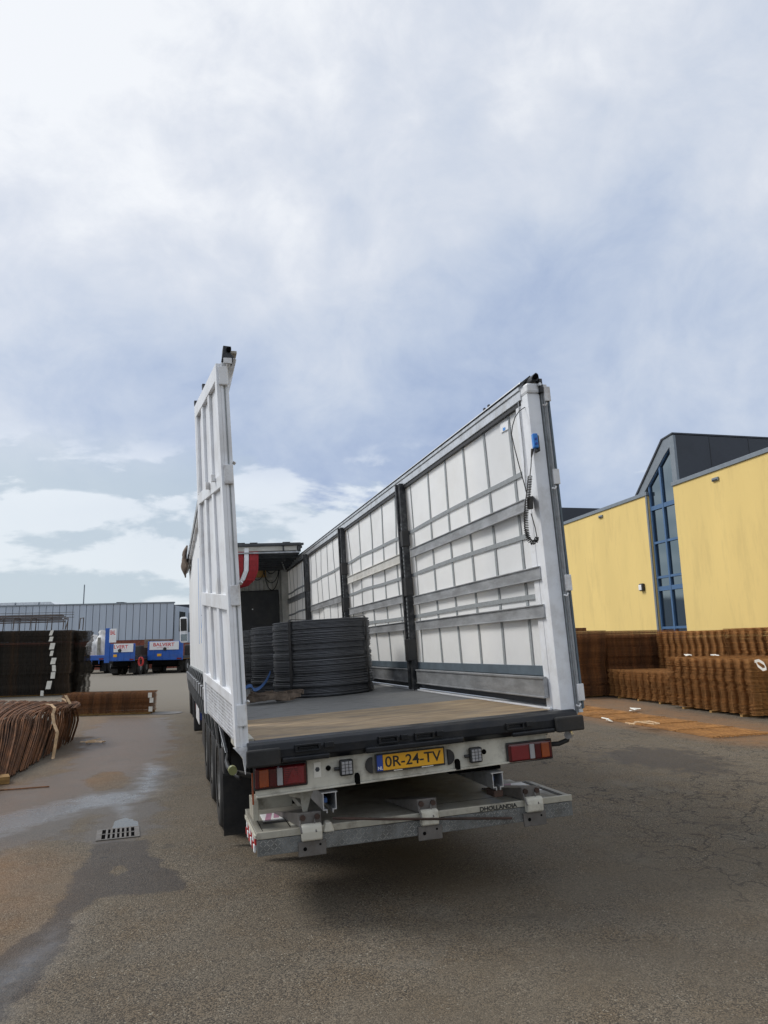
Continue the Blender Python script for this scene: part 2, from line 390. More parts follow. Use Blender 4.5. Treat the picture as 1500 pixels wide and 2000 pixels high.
def text(name, s, m, parent, org, xd, yd, width=None, height=None, depth=.001, bold=0., xs=1., align='LEFT', sub=None):
    cu = bpy.data.curves.new(name, 'FONT'); cu.body = s; cu.size = 1; cu.offset = bold; cu.extrude = 0; cu.resolution_u = 4
    o = bpy.data.objects.new('tmp', cu); COL.objects.link(o); bpy.context.view_layer.update()
    me = bpy.data.meshes.new_from_object(o.evaluated_get(bpy.context.evaluated_depsgraph_get()))
    bpy.data.objects.remove(o); bpy.data.curves.remove(cu)
    co = np.zeros(len(me.vertices)*3); me.vertices.foreach_get('co', co); co = co.reshape(-1, 3)
    mn, mxx = co.min(0), co.max(0); w, h = (mxx-mn)[:2]
    sy = (height/h) if height else (width/w); sxx = (width/w) if width else sy
    xd = Vector(xd).normalized(); yd = Vector(yd).normalized(); org = Vector(org); nn = xd.cross(yd)
    pts = [org+xd*((p[0]-mn[0])*sxx)+yd*((p[1]-mn[1])*sy)+nn*depth for p in co]
    me.vertices.foreach_set('co', np.array([tuple(p) for p in pts]).ravel()); me.materials.clear(); me.materials.append(MT[m]); me.update(); me.name = name
    return link(name, me, parent)
# ------------------------------------------------------------------ ground
def poly_sd(P, poly):                          # signed distance (positive inside)
    poly = np.array(poly); d = np.full(len(P), 1e9); ins = np.zeros(len(P), bool)
    for i in range(len(poly)):
        a = poly[i]; b = poly[(i+1) % len(poly)]; ab = b-a; t = np.clip(((P-a)@ab)/(ab@ab+1e-12), 0, 1)
        q = P-(a+t[:, None]*ab); d = np.minimum(d, np.hypot(q[:, 0], q[:, 1]))
        c = ((a[1] > P[:, 1]) != (b[1] > P[:, 1]))
        with np.errstate(divide='ignore', invalid='ignore'):
            xi = (b[0]-a[0])*(P[:, 1]-a[1])/(b[1]-a[1]+1e-15)+a[0]
        ins ^= c & (P[:, 0] < xi)
    return np.where(ins, d, -d)
def axis(a, b, fine, lo, hi):
    c = list(np.arange(a, b, fine)); st = fine; x = c[-1]; R = []
    while x < hi: st *= 1.35; x += st; R.append(x)
    st = fine; x = c[0]; Lf = []
    while x > lo: st *= 1.35; x -= st; Lf.append(x)
    return np.array(Lf[::-1]+c+R)
ax_ = axis(-7, 12, .06, -900, 900); ay_ = axis(-4.2, 20, .07, -300, 1500)
gx, gy = np.meshgrid(ax_, ay_); P2 = np.stack([gx.ravel(), gy.ravel()], 1)
def wp(lst): return [tuple(gp(u, v)[:2]) for u, v in lst]
WET = wp([(-200, 1600), (0, 1540), (110, 1515), (150, 1470), (165, 1430), (215, 1400), (330, 1402), (350, 1440), (322, 1480), (330, 1520), (305, 1555), (318, 1600), (285, 1640), (190, 1655), (165, 1635), (165, 1600), (120, 1640), (0, 1668), (-250, 1690)])
HOLE = wp([(170, 1522), (195, 1507), (235, 1507), (253, 1520), (240, 1540), (200, 1544), (175, 1536)])
PUD = wp([(218, 1618), (225, 1603), (245, 1597), (265, 1603), (274, 1614)])
GLO = wp([(170, 1550), (255, 1545), (268, 1498), (290, 1488), (325, 1500), (310, 1545), (265, 1570), (262, 1600), (225, 1605), (215, 1575), (120, 1600), (0, 1640), (-200, 1650), (-200, 1615), (0, 1590)])
DAMP = wp([(195, 1640), (285, 1640), (300, 1675), (345, 1705), (362, 1742), (320, 1745), (250, 1748), (195, 1755), (160, 1775), (138, 1800), (132, 1840), (95, 1890), (60, 1930), (25, 1975), (-60, 2040), (-100, 1900), (0, 1868), (50, 1832), (105, 1790), (132, 1735), (165, 1680)])
DST = wp([(150, 1790), (135, 1845), (95, 1890), (60, 1930), (25, 1975), (-60, 2040), (-100, 1920), (0, 1885), (55, 1840), (110, 1800)])
DRY2 = wp([(210, 1705), (225, 1690), (245, 1690), (255, 1702), (228, 1714)])
STA = wp([(1145, 1468), (1240, 1456), (1340, 1460), (1440, 1482), (1470, 1506), (1400, 1524), (1310, 1508), (1230, 1500), (1160, 1488)])
RU1 = wp([(-300, 1640), (0, 1660), (80, 1690), (70, 1760), (0, 1850), (-200, 1900)])
RU2 = wp([(1100, 1362), (1200, 1362), (1310, 1385), (1480, 1412), (1800, 1450), (1800, 1500), (1500, 1460), (1390, 1448), (1130, 1405)])
RU3 = wp([(-500, 1520), (0, 1530), (110, 1515), (150, 1450), (160, 1400), (300, 1398), (330, 1450), (300, 1500), (150, 1560), (0, 1620), (-300, 1660)])
SH1 = wp([(330, 1640), (420, 1640), (470, 1700), (700, 1850), (600, 2000), (200, 2000), (300, 1760), (365, 1745)])
f01 = lambda sd, w: np.clip(.5+sd/w, 0, 1)
wet = f01(poly_sd(P2, WET), 1.1)*(1-f01(poly_sd(P2, HOLE), .35))
pud = f01(poly_sd(P2, PUD), .05); glo = f01(poly_sd(P2, GLO), .6)*(1-f01(poly_sd(P2, HOLE), .2))
damp = np.maximum(f01(poly_sd(P2, DAMP), .34)*(1-.75*f01(poly_sd(P2, DRY2), .1)), .8*f01(poly_sd(P2, STA), 1.6))
gl2 = f01(poly_sd(P2, DST), .3)
rust = np.maximum.reduce([.8*f01(poly_sd(P2, RU1), .9), f01(poly_sd(P2, RU2), .7), .55*f01(poly_sd(P2, RU3), .8)])
me = bpy.data.meshes.new('ground'); nx, ny = len(ax_), len(ay_)
vs = np.stack([gx.ravel(), gy.ravel(), np.zeros(gx.size)], 1)
i0 = (np.arange(ny-1)[:, None]*nx+np.arange(nx-1)[None]).ravel()
fcs = np.stack([i0, i0+1, i0+1+nx, i0+nx], 1)
me.vertices.add(len(vs)); me.vertices.foreach_set('co', vs.ravel())
me.loops.add(fcs.size); me.loops.foreach_set('vertex_index', fcs.ravel().astype(np.int32))
me.polygons.add(len(fcs)); me.polygons.foreach_set('loop_start', np.arange(0, fcs.size, 4, dtype=np.int32)); me.polygons.foreach_set('loop_total', np.full(len(fcs), 4, np.int32))
me.update(calc_edges=True)
for nm, arr in (('wet', wet), ('gloss', np.maximum(glo*.95, gl2*.65)), ('damp', damp), ('rustwash', rust), ('puddle', pud)):
    a = me.attributes.new(nm, 'FLOAT', 'POINT'); a.data.foreach_set('value', arr.astype(np.float32))
def asphalt():
    m = bpy.data.materials.new('wet_asphalt'); m.use_nodes = True; t = m.node_tree; l = t.links.new; b = t.nodes['Principled BSDF']
    co = t.nodes.new('ShaderNodeTexCoord').outputs['Object']
    def nz(s, d=6, r=.6, off=0, dist=0):
        mp = t.nodes.new('ShaderNodeMapping'); mp.inputs['Location'].default_value = (off, off*1.7, off); l(co, mp.inputs[0])
        n = t.nodes.new('ShaderNodeTexNoise'); n.inputs['Scale'].default_value = s; n.inputs['Detail'].default_value = d; n.inputs['Roughness'].default_value = r; n.inputs['Distortion'].default_value = dist
        l(mp.outputs[0], n.inputs['Vector']); return n.outputs[0]
    def mr(x, a, c, lo=0, hi=1):
        n = t.nodes.new('ShaderNodeMapRange'); n.interpolation_type = 'SMOOTHSTEP'; l(x, n.inputs[0])
        for i, q in enumerate((a, c, lo, hi)): n.inputs[i+1].default_value = q
        return n.outputs[0]
    def mm(op, a, c, cl=False):
        n = t.nodes.new('ShaderNodeMath'); n.operation = op; n.use_clamp = cl
        for i, x in enumerate((a, c)):
            if isinstance(x, (int, float)): n.inputs[i].default_value = x
            else: l(x, n.inputs[i])
        return n.outputs[0]
    def mix(f, a, c, bl='MIX'):
        n = t.nodes.new('ShaderNodeMix'); n.data_type = 'RGBA'; n.blend_type = bl
        if isinstance(f, (int, float)): n.inputs[0].default_value = f
        else: l(f, n.inputs[0])
        for i, x in ((6, a), (7, c)):
            if isinstance(x, tuple): n.inputs[i].default_value = (*x, 1)
            else: l(x, n.inputs[i])
        return n.outputs[2]
    def at(n_):
        n = t.nodes.new('ShaderNodeAttribute'); n.attribute_name = n_; return n.outputs['Fac']
    def edge(a, amt=.35, s=7, w=.12, off=0):   # attribute + noise, thresholded: ragged edges
        return mr(mm('ADD', a, mm('MULTIPLY', mm('SUBTRACT', nz(s, 7, .65, off), .5), amt)), .5-w, .5+w)
    base = mix(mr(nz(.35, 5, .6), .3, .7), (.085, .074, .060), (.118, .103, .084))
    base = mix(mr(nz(2.3, 7, .65, 3), .35, .75), base, (.096, .076, .054))
    # chippings
    vo = t.nodes.new('ShaderNodeTexVoronoi'); vo.inputs['Scale'].default_value = 135; l(co, vo.inputs['Vector'])
    sp = t.nodes.new('ShaderNodeSeparateColor'); l(vo.outputs['Color'], sp.inputs[0])
    stone = mix(mr(sp.outputs[0], 0, 1), (.30, .30, .30), (1.9, 1.8, 1.6))
    base = mix(.85, base, mix(1, base, stone, 'MULTIPLY'))
    hi = mr(sp.outputs[1], .962, .975); base = mix(mm('MULTIPLY', hi, mr(nz(6, 3, .5, 41), .35, .6, .35, 1)), base, (.30, .27, .21))
    # worn pale and dark patches, oil spots
    base = mix(mr(nz(.9, 6, .7, 11), .56, .72, 0, .5), base, (.165, .150, .125))
    base = mix(mr(nz(1.7, 5, .6, 21), .64, .74, 0, .6), base, (.040, .036, .032))
    base = mix(mr(nz(4.5, 6, .7, 51), .66, .70, 0, .8), base, (.028, .025, .023))
    base = mix(mr(nz(.6, 8, .75, 61), .45, .62, 0, .55), base, (.120, .098, .070))
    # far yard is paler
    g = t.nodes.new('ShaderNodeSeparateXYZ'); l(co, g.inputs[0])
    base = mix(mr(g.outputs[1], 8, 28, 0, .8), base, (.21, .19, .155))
    # cracks
    v2 = t.nodes.new('ShaderNodeTexVoronoi'); v2.feature = 'DISTANCE_TO_EDGE'; v2.inputs['Scale'].default_value = 2.6
    wob = t.nodes.new('ShaderNodeVectorMath'); wob.operation = 'ADD'; l(co, wob.inputs[0])
    nn = t.nodes.new('ShaderNodeTexNoise'); nn.inputs['Scale'].default_value = 2.5; nn.inputs['Detail'].default_value = 6; l(co, nn.inputs['Vector'])
    sc = t.nodes.new('ShaderNodeVectorMath'); sc.operation = 'SCALE'; sc.inputs['Scale'].default_value = .7; l(nn.outputs['Color'], sc.inputs[0]); l(sc.outputs[0], wob.inputs[1])
    l(wob.outputs[0], v2.inputs['Vector'])
    crm = mm('MULTIPLY', mr(v2.outputs['Distance'], .006, .034, 1, 0), mm('MULTIPLY', mr(nz(.45, 3, .5, 31), .42, .52), mr(g.outputs[0], 1.2, 3.0)))
    base = mix(mm('MULTIPLY', crm, .85), base, (.022, .019, .017))
    # rust wash
    rw_ = mm('MULTIPLY', at('rustwash'), mr(nz(3, 7, .65, 5), .2, .7, .35, 1))
    base = mix(mm('MULTIPLY', rw_, .62), base, (.26, .125, .045))
    # wet
    wetm = edge(at('wet'), 1.3, 2.2, .16); dampm = edge(at('damp'), 1.0, 4, .10, 9)
    wd = mm('MAXIMUM', mm('MULTIPLY', wetm, .62), mm('MULTIPLY', dampm, .95))
    base = mix(wd, base, mix(1, base, (.40, .38, .40), 'MULTIPLY'))
    pudm = mr(at('puddle'), .35, .6)
    l(base, b.inputs['Base Color'])
    gl = mm('MAXIMUM', mm('MULTIPLY', wetm, .38), mm('ADD', mm('MULTIPLY', at('gloss'), mr(nz(4, 6, .6, 7), .25, .65, .55, 1)), 0))
    gl = mm('MAXIMUM', gl, mm('MULTIPLY', dampm, .25))
    rough = mm('SUBTRACT', .88, mm('MULTIPLY', gl, .95))
    rough = mm('MULTIPLY', rough, mr(pudm, 0, 1, 1, .03)); l(mm('MAXIMUM', rough, .02), b.inputs['Roughness'])
    l(mr(gl, .2, .8, .4, 1.0), b.inputs['Specular IOR Level'])
    hgt = mm('ADD', mm('MULTIPLY', vo.outputs['Distance'], -1.0), mm('MULTIPLY', nz(35, 4), .8))
    bn = t.nodes.new('ShaderNodeBump'); bn.inputs['Distance'].default_value = .006
    l(mm('MULTIPLY', mr(gl, 0, .6, .75, .14), mr(pudm, 0, 1, 1, 0)), bn.inputs['Strength']); l(hgt, bn.inputs['Height']); l(bn.outputs[0], b.inputs['Normal'])
    return m
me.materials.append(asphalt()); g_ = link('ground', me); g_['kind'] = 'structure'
# ------------------------------------------------------------------ drain grate and manhole cover
gc = (gp(187, 1643)+gp(280, 1614))/2
dr = empty('drain_grate', (gc[0]-.02, gc[1], 0), math.radians(3), 'rectangular cast iron drain grate with rows of slots beside the puddle', 'drain')
w_, h_ = .20, .215
fr = MB(); fr.box(-w_, w_, -h_, -h_+.03, .001, .009); fr.box(-w_, w_, h_-.03, h_, .001, .009); fr.box(-w_, -w_+.05, -h_+.03, h_-.03, .001, .009); fr.box(w_-.05, w_, -h_+.03, h_-.03, .001, .009)
part('frame', fr, 'iron', dr, .003)
for k in range(6):
    x = -w_+.05+.043*(k+1); part('bar', MB().box(x-.010, x+.010, -h_+.03, h_-.03, .0037, .0085), 'iron', dr)
part('crossbar', MB().box(-w_+.05, w_-.05, -.012, .012, .0042, .0095), 'iron', dr)
part('slot_shade', MB().box(-w_+.02, w_-.02, -h_+.02, h_-.02, .0022, .0035), 'dblack', dr)  # flat black sheet standing in for the shade below the slots
mc = gp(326, 1393)
tag(part('manhole_cover', MB().cyl((0, 0, .002), (0, 0, .012), .42, 32), 'iron', None, .003), 'round iron manhole cover in the asphalt left of the truck', 'manhole cover').location = (mc[0], mc[1], 0)
# ------------------------------------------------------------------ the trailer
TR = empty('semi_trailer', (0, 0, 0), 0, 'white curtainsider trailer with its rear doors folded open and roof pushed forward', 'trailer')
TM = Matrix.Identity(4)
for i in range(3):
    for j in range(3): TM[i][j] = T3[i][j]
TM[2][3] = ZB; TR.matrix_world = TM
def tp(p): return np.array(TM@Vector(p))
# deck panels
part('rear_deck_board', MB().box(-1.20, 1.12, .10, 1.60, -.04, 0), 'ply', TR, .002)
ys = [1.606, 3.3, 5.0, 7.4, 9.8, 13.2]
for a, b in zip(ys[:-1], ys[1:]): part('deck_board', MB().box(-1.20, 1.12, a, b-.006, -.04, -.001), 'deck', TR, .002)
# side raves
part('side_rave', MB().box(1.126, 1.262, .13, 13.3, -.14, .012), 'white', TR, .004)
part('side_rave', MB().box(-1.275, -1.206, .13, 13.3, -.14, .012), 'cream', TR, .004)
# black rear sill with rounded nose
sill = MB().prism([(-.085, -.055), (-.07, -.015), (-.035, .002), (.098, .002), (.098, -.15), (-.03, -.15), (-.05, -.135), (-.085, -.11)], -1.27, 1.245, 'x')
so_ = part('rear_sill', sill, 'black', TR, .006)
for sx0, sx1 in ((-1.285, -1.06), (1.03, 1.262)):
    part('rubber_buffer', MB().box(sx0, sx1, -.135, -.086, -.145, -.035), 'rubber', so_, .012)
def catch(x0, x1, z):                        # door catches along the sill
    c = MB(); w = x1-x0
    c.box(x0, x0+w*.62, -.112, -.087, z+.008, z+.022); c.box(x0, x0+w*.62, -.112, -.087, z-.03, z-.018)
    c.box(x0, x0+.018, -.112, -.087, z-.018, z+.008); c.box(x0+w*.60, x0+w*.66, -.112, -.087, z-.028, z+.02)
    c.box(x0+w*.76, x1, -.110, -.087, z-.018, z+.018); c.box(x0+w*.1, x0+w*.5, -.100, -.087, z-.008, z)
    part('door_catch', c, 'black', so_, .003)
catch(-.96, -.69, -.052); catch(-.37, -.15, -.058); catch(.12, -.10, -.058) if False else catch(-.10, .12, -.060); catch(.62, .84, -.062)
part('sill_step', MB().box(-.47, .27, -.125, -.087, -.138, -.098), 'black', so_, .01)
part('sill_step', MB().box(-1.05, -.72, -.115, -.087, -.14, -.105), 'black', so_, .01)
part('sill_step', MB().box(.66, 1.02, -.115, -.087, -.142, -.11), 'black', so_, .01)
# white light beam, sloping very slightly
def beamf(x, y, z): return (x, y, z+(x+1.22)*.010)
bm_ = MB(beamf)
bm_.box(-1.22, 1.0, .002, .03, -.352, -.152)
bm_.box(-1.22, 1.0, -.022, .002, -.358, -.345); bm_.box(-1.20, 1.03, .03, .10, -.20, -.153)
beam = part('light_beam', bm_, 'cream', TR, .003)
def lamp(x0, x1, z0, z1, mirror, lab):
    L_ = part('rear_lamp', MB().box(x0, x1, -.035, .001, z0, z1), 'dred', TR, .012, label=lab)
    w = x1-x0
    def seg(name, a, b, m, t=.006, zz=.012):
        if mirror: a, b = 1-b, 1-a
        part(name, MB().box(x0+a*w, x0+b*w, -.035-t, -.034, z0+zz, z1-zz), m, L_, .004)
    seg('amber_lens', .08, .26, 'amber', .008); seg('red_lens', .27, .41, 'dred'); seg('clear_lens', .42, .53, 'clear', .008)
    seg('red_lens', .55, .95, 'red')
    if not mirror:
        cx_ = x0+w*.74; zc = (z0+z1)/2
        part('triangle_reflector', MB().prism([(cx_-.05, z0+.02), (cx_+.05, z0+.02), (cx_, z1-.018)], -.047, -.0425, 'y'), 'red', L_)
        for k in range(8): part('lens_rib', MB().box(x0+w*.57, x0+w*.83, -.0435, -.0412, z0+.02+k*.0125, z0+.024+k*.0125), 'dred', L_)
    part('housing', MB().box(x0-.01, x1+.01, -.02, .0, z0-.01, z1+.01), 'plastic', L_, .008)
lamp(-1.225, -.875, -.302, -.165, False, 'left rear lamp with amber outer lens and triangle')
lamp(.655, 1.02, -.335, -.205, True, 'right rear lamp with amber outer lens')
def work(x0, z0):
    w = part('work_lamp', MB().box(x0, x0+.098, -.05, -.008, z0, z0+.108), 'plastic', TR, .012)
    for i in range(3):
        for j in range(4): part('led_lens', MB().box(x0+.012+i*.026, x0+.034+i*.026, -.0535, -.0495, z0+.012+j*.0215, z0+.031+j*.0215), 'clear', w, .003)
    part('bracket', MB().cyl((x0-.035, -.02, z0+.05), (x0+.01, -.02, z0+.05), .012, 10), 'plastic', w)
work(-.643, -.281); work(.337, -.302)
def halfdisc(xc, zc, flip):
    s = -1 if flip else 1
    pts = [(xc, zc-.055)]+[(xc+s*.052*math.cos(a), zc+.055*math.sin(a)) for a in np.linspace(-PI/2+.05, PI/2-.05, 10)]+[(xc, zc+.055)]
    part('plate_lamp', MB().prism(pts, -.022, .0015, 'y'), 'plastic', TR, .004)
halfdisc(-.40, -.236, True); halfdisc(.172, -.243, False)
for hx, hz in ((-.716, -.222), (.468, -.238)): part('dark_hole_disc', MB().cyl((hx, -.004, hz), (hx, .0, hz), .018, 16), 'dblack', TR)  # black discs put the dark of open holes onto the beam face
for hx, hz in ((-.515, -.312), (.245, -.301)):
    part('beam_notch', MB().prism([(hx-.017, hz-.037), (hx+.017, hz-.037), (hx+.017, hz+.02), (hx+.009, hz+.036), (hx-.009, hz+.036), (hx-.017, hz+.02)], -.0245, .0, 'y'), 'dblack', TR)
st_ = part('sticker', MB().box(-.818, -.768, -.003, .0, -.275, -.175), 'paper', TR)
part('badge', MB().cyl((-.793, -.0045, -.222), (-.793, -.002, -.222), .017, 6), 'fold', st_)
# number plate
npl = part('number_plate', MB().box(-.385, .145, -.030, -.024, -.292, -.163), 'plastic', TR, .004)
part('plate_face', MB().box(-.372+.045, .133, -.034, -.0305, -.278, -.172), 'yplate', npl, .002)
part('country_band', MB().box(-.372, -.329, -.034, -.0305, -.278, -.172), 'eublue', npl, .002)
text('registration', '0R-24-TV', 'ink', npl, (-.312, -.0345, -.258), (1, 0, 0), (0, 0, 1), width=.425, height=.073, bold=.012)
text('country_code', 'NL', 'wht', npl, (-.366, -.0345, -.270), (1, 0, 0), (0, 0, 1), height=.022, bold=.02)
text('dealer_print', 'trailers', 'wht', npl, (-.245, -.0305, -.2895), (1, 0, 0), (0, 0, 1), height=.007) if False else None
for a, b in ((-.25, -.185), (-.04, .05)): part('dealer_print', MB().box(a, b, -.0315, -.0302, -.2885, -.2825), 'paper', npl)
# marker lamps on rubber arms
am = part('marker_arm', MB().tube([(.98, .02, -.245), (1.10, .0, -.245), (1.17, -.01, -.225), (1.185, -.01, -.185)], .018, 8), 'rubber', TR, smooth=True)
part('marker_lens', MB().cyl((1.165, -.035, -.185), (1.205, .0, -.185), .03, 14), 'clear', am)
am = part('marker_arm', MB().tube([(-1.02, .25, -.25), (-1.2, .25, -.26), (-1.32, .24, -.22)], .018, 8), 'rubber', TR, smooth=True)
part('marker_lens', MB().cyl((-1.352, .18, -.195), (-1.352, .24, -.195), .030, 14), mat('yellow_green_lens', (.22, .23, .09), .3), am)
# orange reflector strip at the left end of the beam
part('side_reflector', MB().box(-1.243, -1.232, .0, .02, -.40, -.20), 'amber', TR)
# chassis: rails, cross members, axles, mud flaps, wheels
for x in (-.5, .4):
    part('chassis_rail', MB().box(x-.06, x+.06, 1.1, 12.4, -.52, -.16), 'dblack', TR)
for y in (.3, 1.9, 3.3, 4.6, 6.5, 8.5, 10.5): part('cross_member', MB().box(-1.15, 1.1, y, y+.08, -.25, -.145), 'black', TR)
part('underside_shade_sheet', MB().box(-1.1, 1.05, 1.45, 1.5, -1.0, -.25), 'dblack', TR)  # thin black sheet added as the shade of the void under the bed
part('support_bracket', MB().prism([(-1.0, -.36), (-.80, -.36), (-.83, -.42), (-.86, -.52), (-.89, -.52), (-.90, -.42), (-.97, -.40)], .10, .125, 'y'), 'creamd', TR, .004)
part('support_bar', MB().box(-1.22, -.93, .30, .36, -.50, -.40), 'creamd', TR, .004)
part('support_bar', MB().box(-1.228, -1.19, .12, .36, -.53, -.40), 'creamd', TR, .004)
for x0, x1 in ((-1.305, -1.0), (.80, 1.10)):
    part('mud_flap', MB().box(x0, x1, 2.0, 2.012, -1.045, -.50), 'rubber', TR, .003)
    part('mudguard', MB().box(x0+.01, x1, 2.02, 2.3, -.52, -.05), 'plastic', TR, .02)
    part('flap_clamp', MB().box(x0, x1, 1.99, 2.0, -.52, -.495), 'plastic', TR)
MT['rimm'] = mat('dusty_rim', (.30, .29, .27), .5, .5, var=.2, dirt=(.06, .055, .05), dirt_amt=.8, dscale=4)
def wheel_mesh():
    t = MB(); r1, w = .50, .16; n = 36
    prof = [(.30, -w), (.46, -w), (.495, -w*.75), (.50, -w*.6), (.50, w*.6), (.495, w*.75), (.46, w), (.30, w)]
    vs = []; fs = []
    for i in range(n):
        a = 2*PI*i/n
        for rr_, x in prof: vs.append((x, rr_*math.cos(a), rr_*math.sin(a)))
    m = len(prof)
    for i in range(n):
        for k in range(m-1): fs.append((i*m+k, ((i+1) % n)*m+k, ((i+1) % n)*m+k+1, i*m+k+1))
    t.add(vs, fs); tm = t.mesh('tyre', 'rubber', True)
    rm = MB(); prof = [(.295, -w*.95), (.30, -w*.9), (.27, -.09), (.24, -.05), (.14, -.05), (.13, -w*.8), (.0, -w*.8)]
    vs = []; fs = []; m = len(prof)
    for i in range(n):
        a = 2*PI*i/n
        for rr_, x in prof: vs.append((x, rr_*math.cos(a), rr_*math.sin(a)))
    for i in range(n):
        for k in range(m-1): fs.append((i*m+k, ((i+1) % n)*m+k, ((i+1) % n)*m+k+1, i*m+k+1))
    rm.add(vs, fs)
    for i in range(10):
        a = 2*PI*i/10; rm.cyl((-.075, .2*math.cos(a), .2*math.sin(a)), (-.045, .2*math.cos(a), .2*math.sin(a)), .016, 6)
    return tm, rm.mesh('rim', 'rimm', True)
TYRE, RIM = wheel_mesh()
Tinv = TM.inverted()
for y in (2.68, 3.99, 5.30):
    for s in (-1, 1):
        xw = -1.12 if s < 0 else .98
        p = Tinv@Vector((xw+.0, y, .50))
        wh = link('wheel', TYRE, TR); wh.location = p; wh.rotation_euler = (0, 0, 0 if s < 0 else PI)
        rm = link('rim', RIM, wh)
    part('axle', MB().cyl((-1.0, y, -.72), (.95, y, -.72), .07, 12), 'dblack', TR)
# left mudguards above the wheels, door gear
part('mudguard', MB().prism([(2.05, -.45), (2.15, -.30), (5.9, -.22), (6.0, -.42), (5.8, -.30), (2.3, -.36)], -1.29, -.95, 'x'), 'plastic', TR, .01)
lt = part('lashing_gear', MB().tube([(-1.28, .5, -.30), (-1.33, .9, -.28), (-1.30, 1.5, -.32), (-1.25, 1.8, -.25)], .02, 6), 'plastic', TR, smooth=True)
# side guard box seen beside the rear wheels, in front of them
part('side_guard', MB().box(-1.29, -1.27, 8.2, 9.6, -.62, -.28), 'white2', TR, .01)
part('tool_box', MB().box(-1.27, -.8, 6.3, 7.4, -.85, -.25), 'plastic', TR, .02)
# ---- right wall
RX = 1.178
def curt(u, v):
    y = .12+u*13.1; z = .30+v*2.32
    amp = .0 if y < 3.2 else .014
    x = RX+amp*math.sin(v*PI)*math.sin(y*4.1+math.sin(v*4)*1.2)+.012*math.sin(v*PI)*math.sin(y*2.1)
    return (x, y, z)
rc = part('side_curtain', MB().grid(curt, 160, 24), 'curtain', TR, smooth=True)
part('curtain_hem', MB().box(RX-.012, RX+.01, .12, 13.2, .252, .335), 'hem', rc, .003)
part('curtain_hem', MB().box(RX+.012, RX+.02, .12, 13.2, .02, .25), 'claddark', rc)
def wob_y(y0, z):
    return y0+(0 if y0 < 3.3 else .05*math.sin(z*2.6+y0)) 
def cx_at(y, z):
    return curt((y-.12)/13.1, (z-.30)/2.32)[0]
for y0 in [.42, .95, 1.46, 1.97, 2.52, 3.17, 3.87, 4.50, 5.10, 5.77, 6.50, 7.15, 7.65, 8.2, 8.77, 9.37, 9.95, 10.44, 11.06, 11.68, 12.26, 12.8]:
    w = .020
    if y0 > 6: w = .014
    if abs(y0-3.17) < .01 or y0 > 6: w = .012
    pts = []
    for z in np.linspace(.30, 2.60, 12): 
        yy = wob_y(y0, z); pts.append((cx_at(yy, z)-.006, yy, z))
    part('vertical_strap', MB().ribbon(pts, (0, w, 0), .004), 'strap', rc)
for z0 in (1.96, 1.42, .90):
    pts = [(cx_at(y, z0)-.012, y, z0+.008*math.sin(y*1.3)) for y in np.linspace(.16, 13.1, 60)]
    part('horizontal_strap', MB().ribbon(pts, (0, 0, .021), .004), 'strap', rc)
# galvanised planks between the posts (bay start, end, z centre, height)
PL = [(.22, 3.25, 1.675, .112, 'alu'), (.085, 3.25, 1.085, .112, 'alu'), (.085, 3.25, .775, .112, 'alu'),
      (3.50, 6.58, 1.665, .125, 'alub2'), (3.50, 6.58, 1.14, .11, 'alu'), (3.50, 6.58, .79, .11, 'alu'),
      (6.84, 9.98, 1.40, .12, 'alu'), (6.84, 9.98, .79, .12, 'alu'), (10.26, 13.15, 1.76, .13, 'alu'), (10.26, 13.15, 1.0, .12, 'alu')]
MT['alub2'] = mat('pale_board', (.60, .59, .55), .6, .1, var=.12, dirt=(.38, .36, .31), dirt_amt=.5, dscale=5)
for a, b, z, h, m in PL:
    q = MB(); x0, x1 = 1.140, 1.162
    q.box(x0, x1, a, b, z-h/2, z+h/2); q.box(x0-.012, x0, a, b, z-h/2, z-h/2+.01); q.box(x0-.012, x0, a, b, z+h/2-.01, z+h/2)
    part('side_plank', q, m, TR, .002)
for a, b in ((.15, 3.25), (3.5, 6.6), (6.84, 10.0), (10.26, 13.15)):
    q = MB(); q.box(1.105, 1.14, a, b, .085, .252); q.box(1.095, 1.105, a, b, .235, .252); q.box(1.095, 1.105, a, b, .085, .097)
    part('bottom_rail', q, 'alu', TR, .002)
# intermediate posts with punched holes
for y in (3.37, 6.71, 10.13):
    ps = part('side_post', MB().box(1.085, 1.165, y-.035, y+.075, .013, 2.60), 'postb', TR, .003)
    part('post_flange', MB().box(1.06, 1.085, y+.045, y+.085, .013, 2.60), 'postb', ps, .002)
    part('post_sleeve', MB().box(1.05, 1.16, y-.05, y+.088, .36, .62), 'plastic', ps, .004)
    part('post_sleeve', MB().box(1.07, 1.17, y-.055, y+.085, 1.15, 1.38), 'plastic', ps, .004)
    part('post_sleeve', MB().box(1.07, 1.17, y-.055, y+.085, 1.78, 1.98), 'plastic', ps, .004)
    if y < 10:
        q = MB(); z = .5
        while z < 2.1:
            q.box(1.081, 1.085, y-.012, y+.008, z, z+.026); z += .05
        part('punched_holes', q, 'strap', ps)
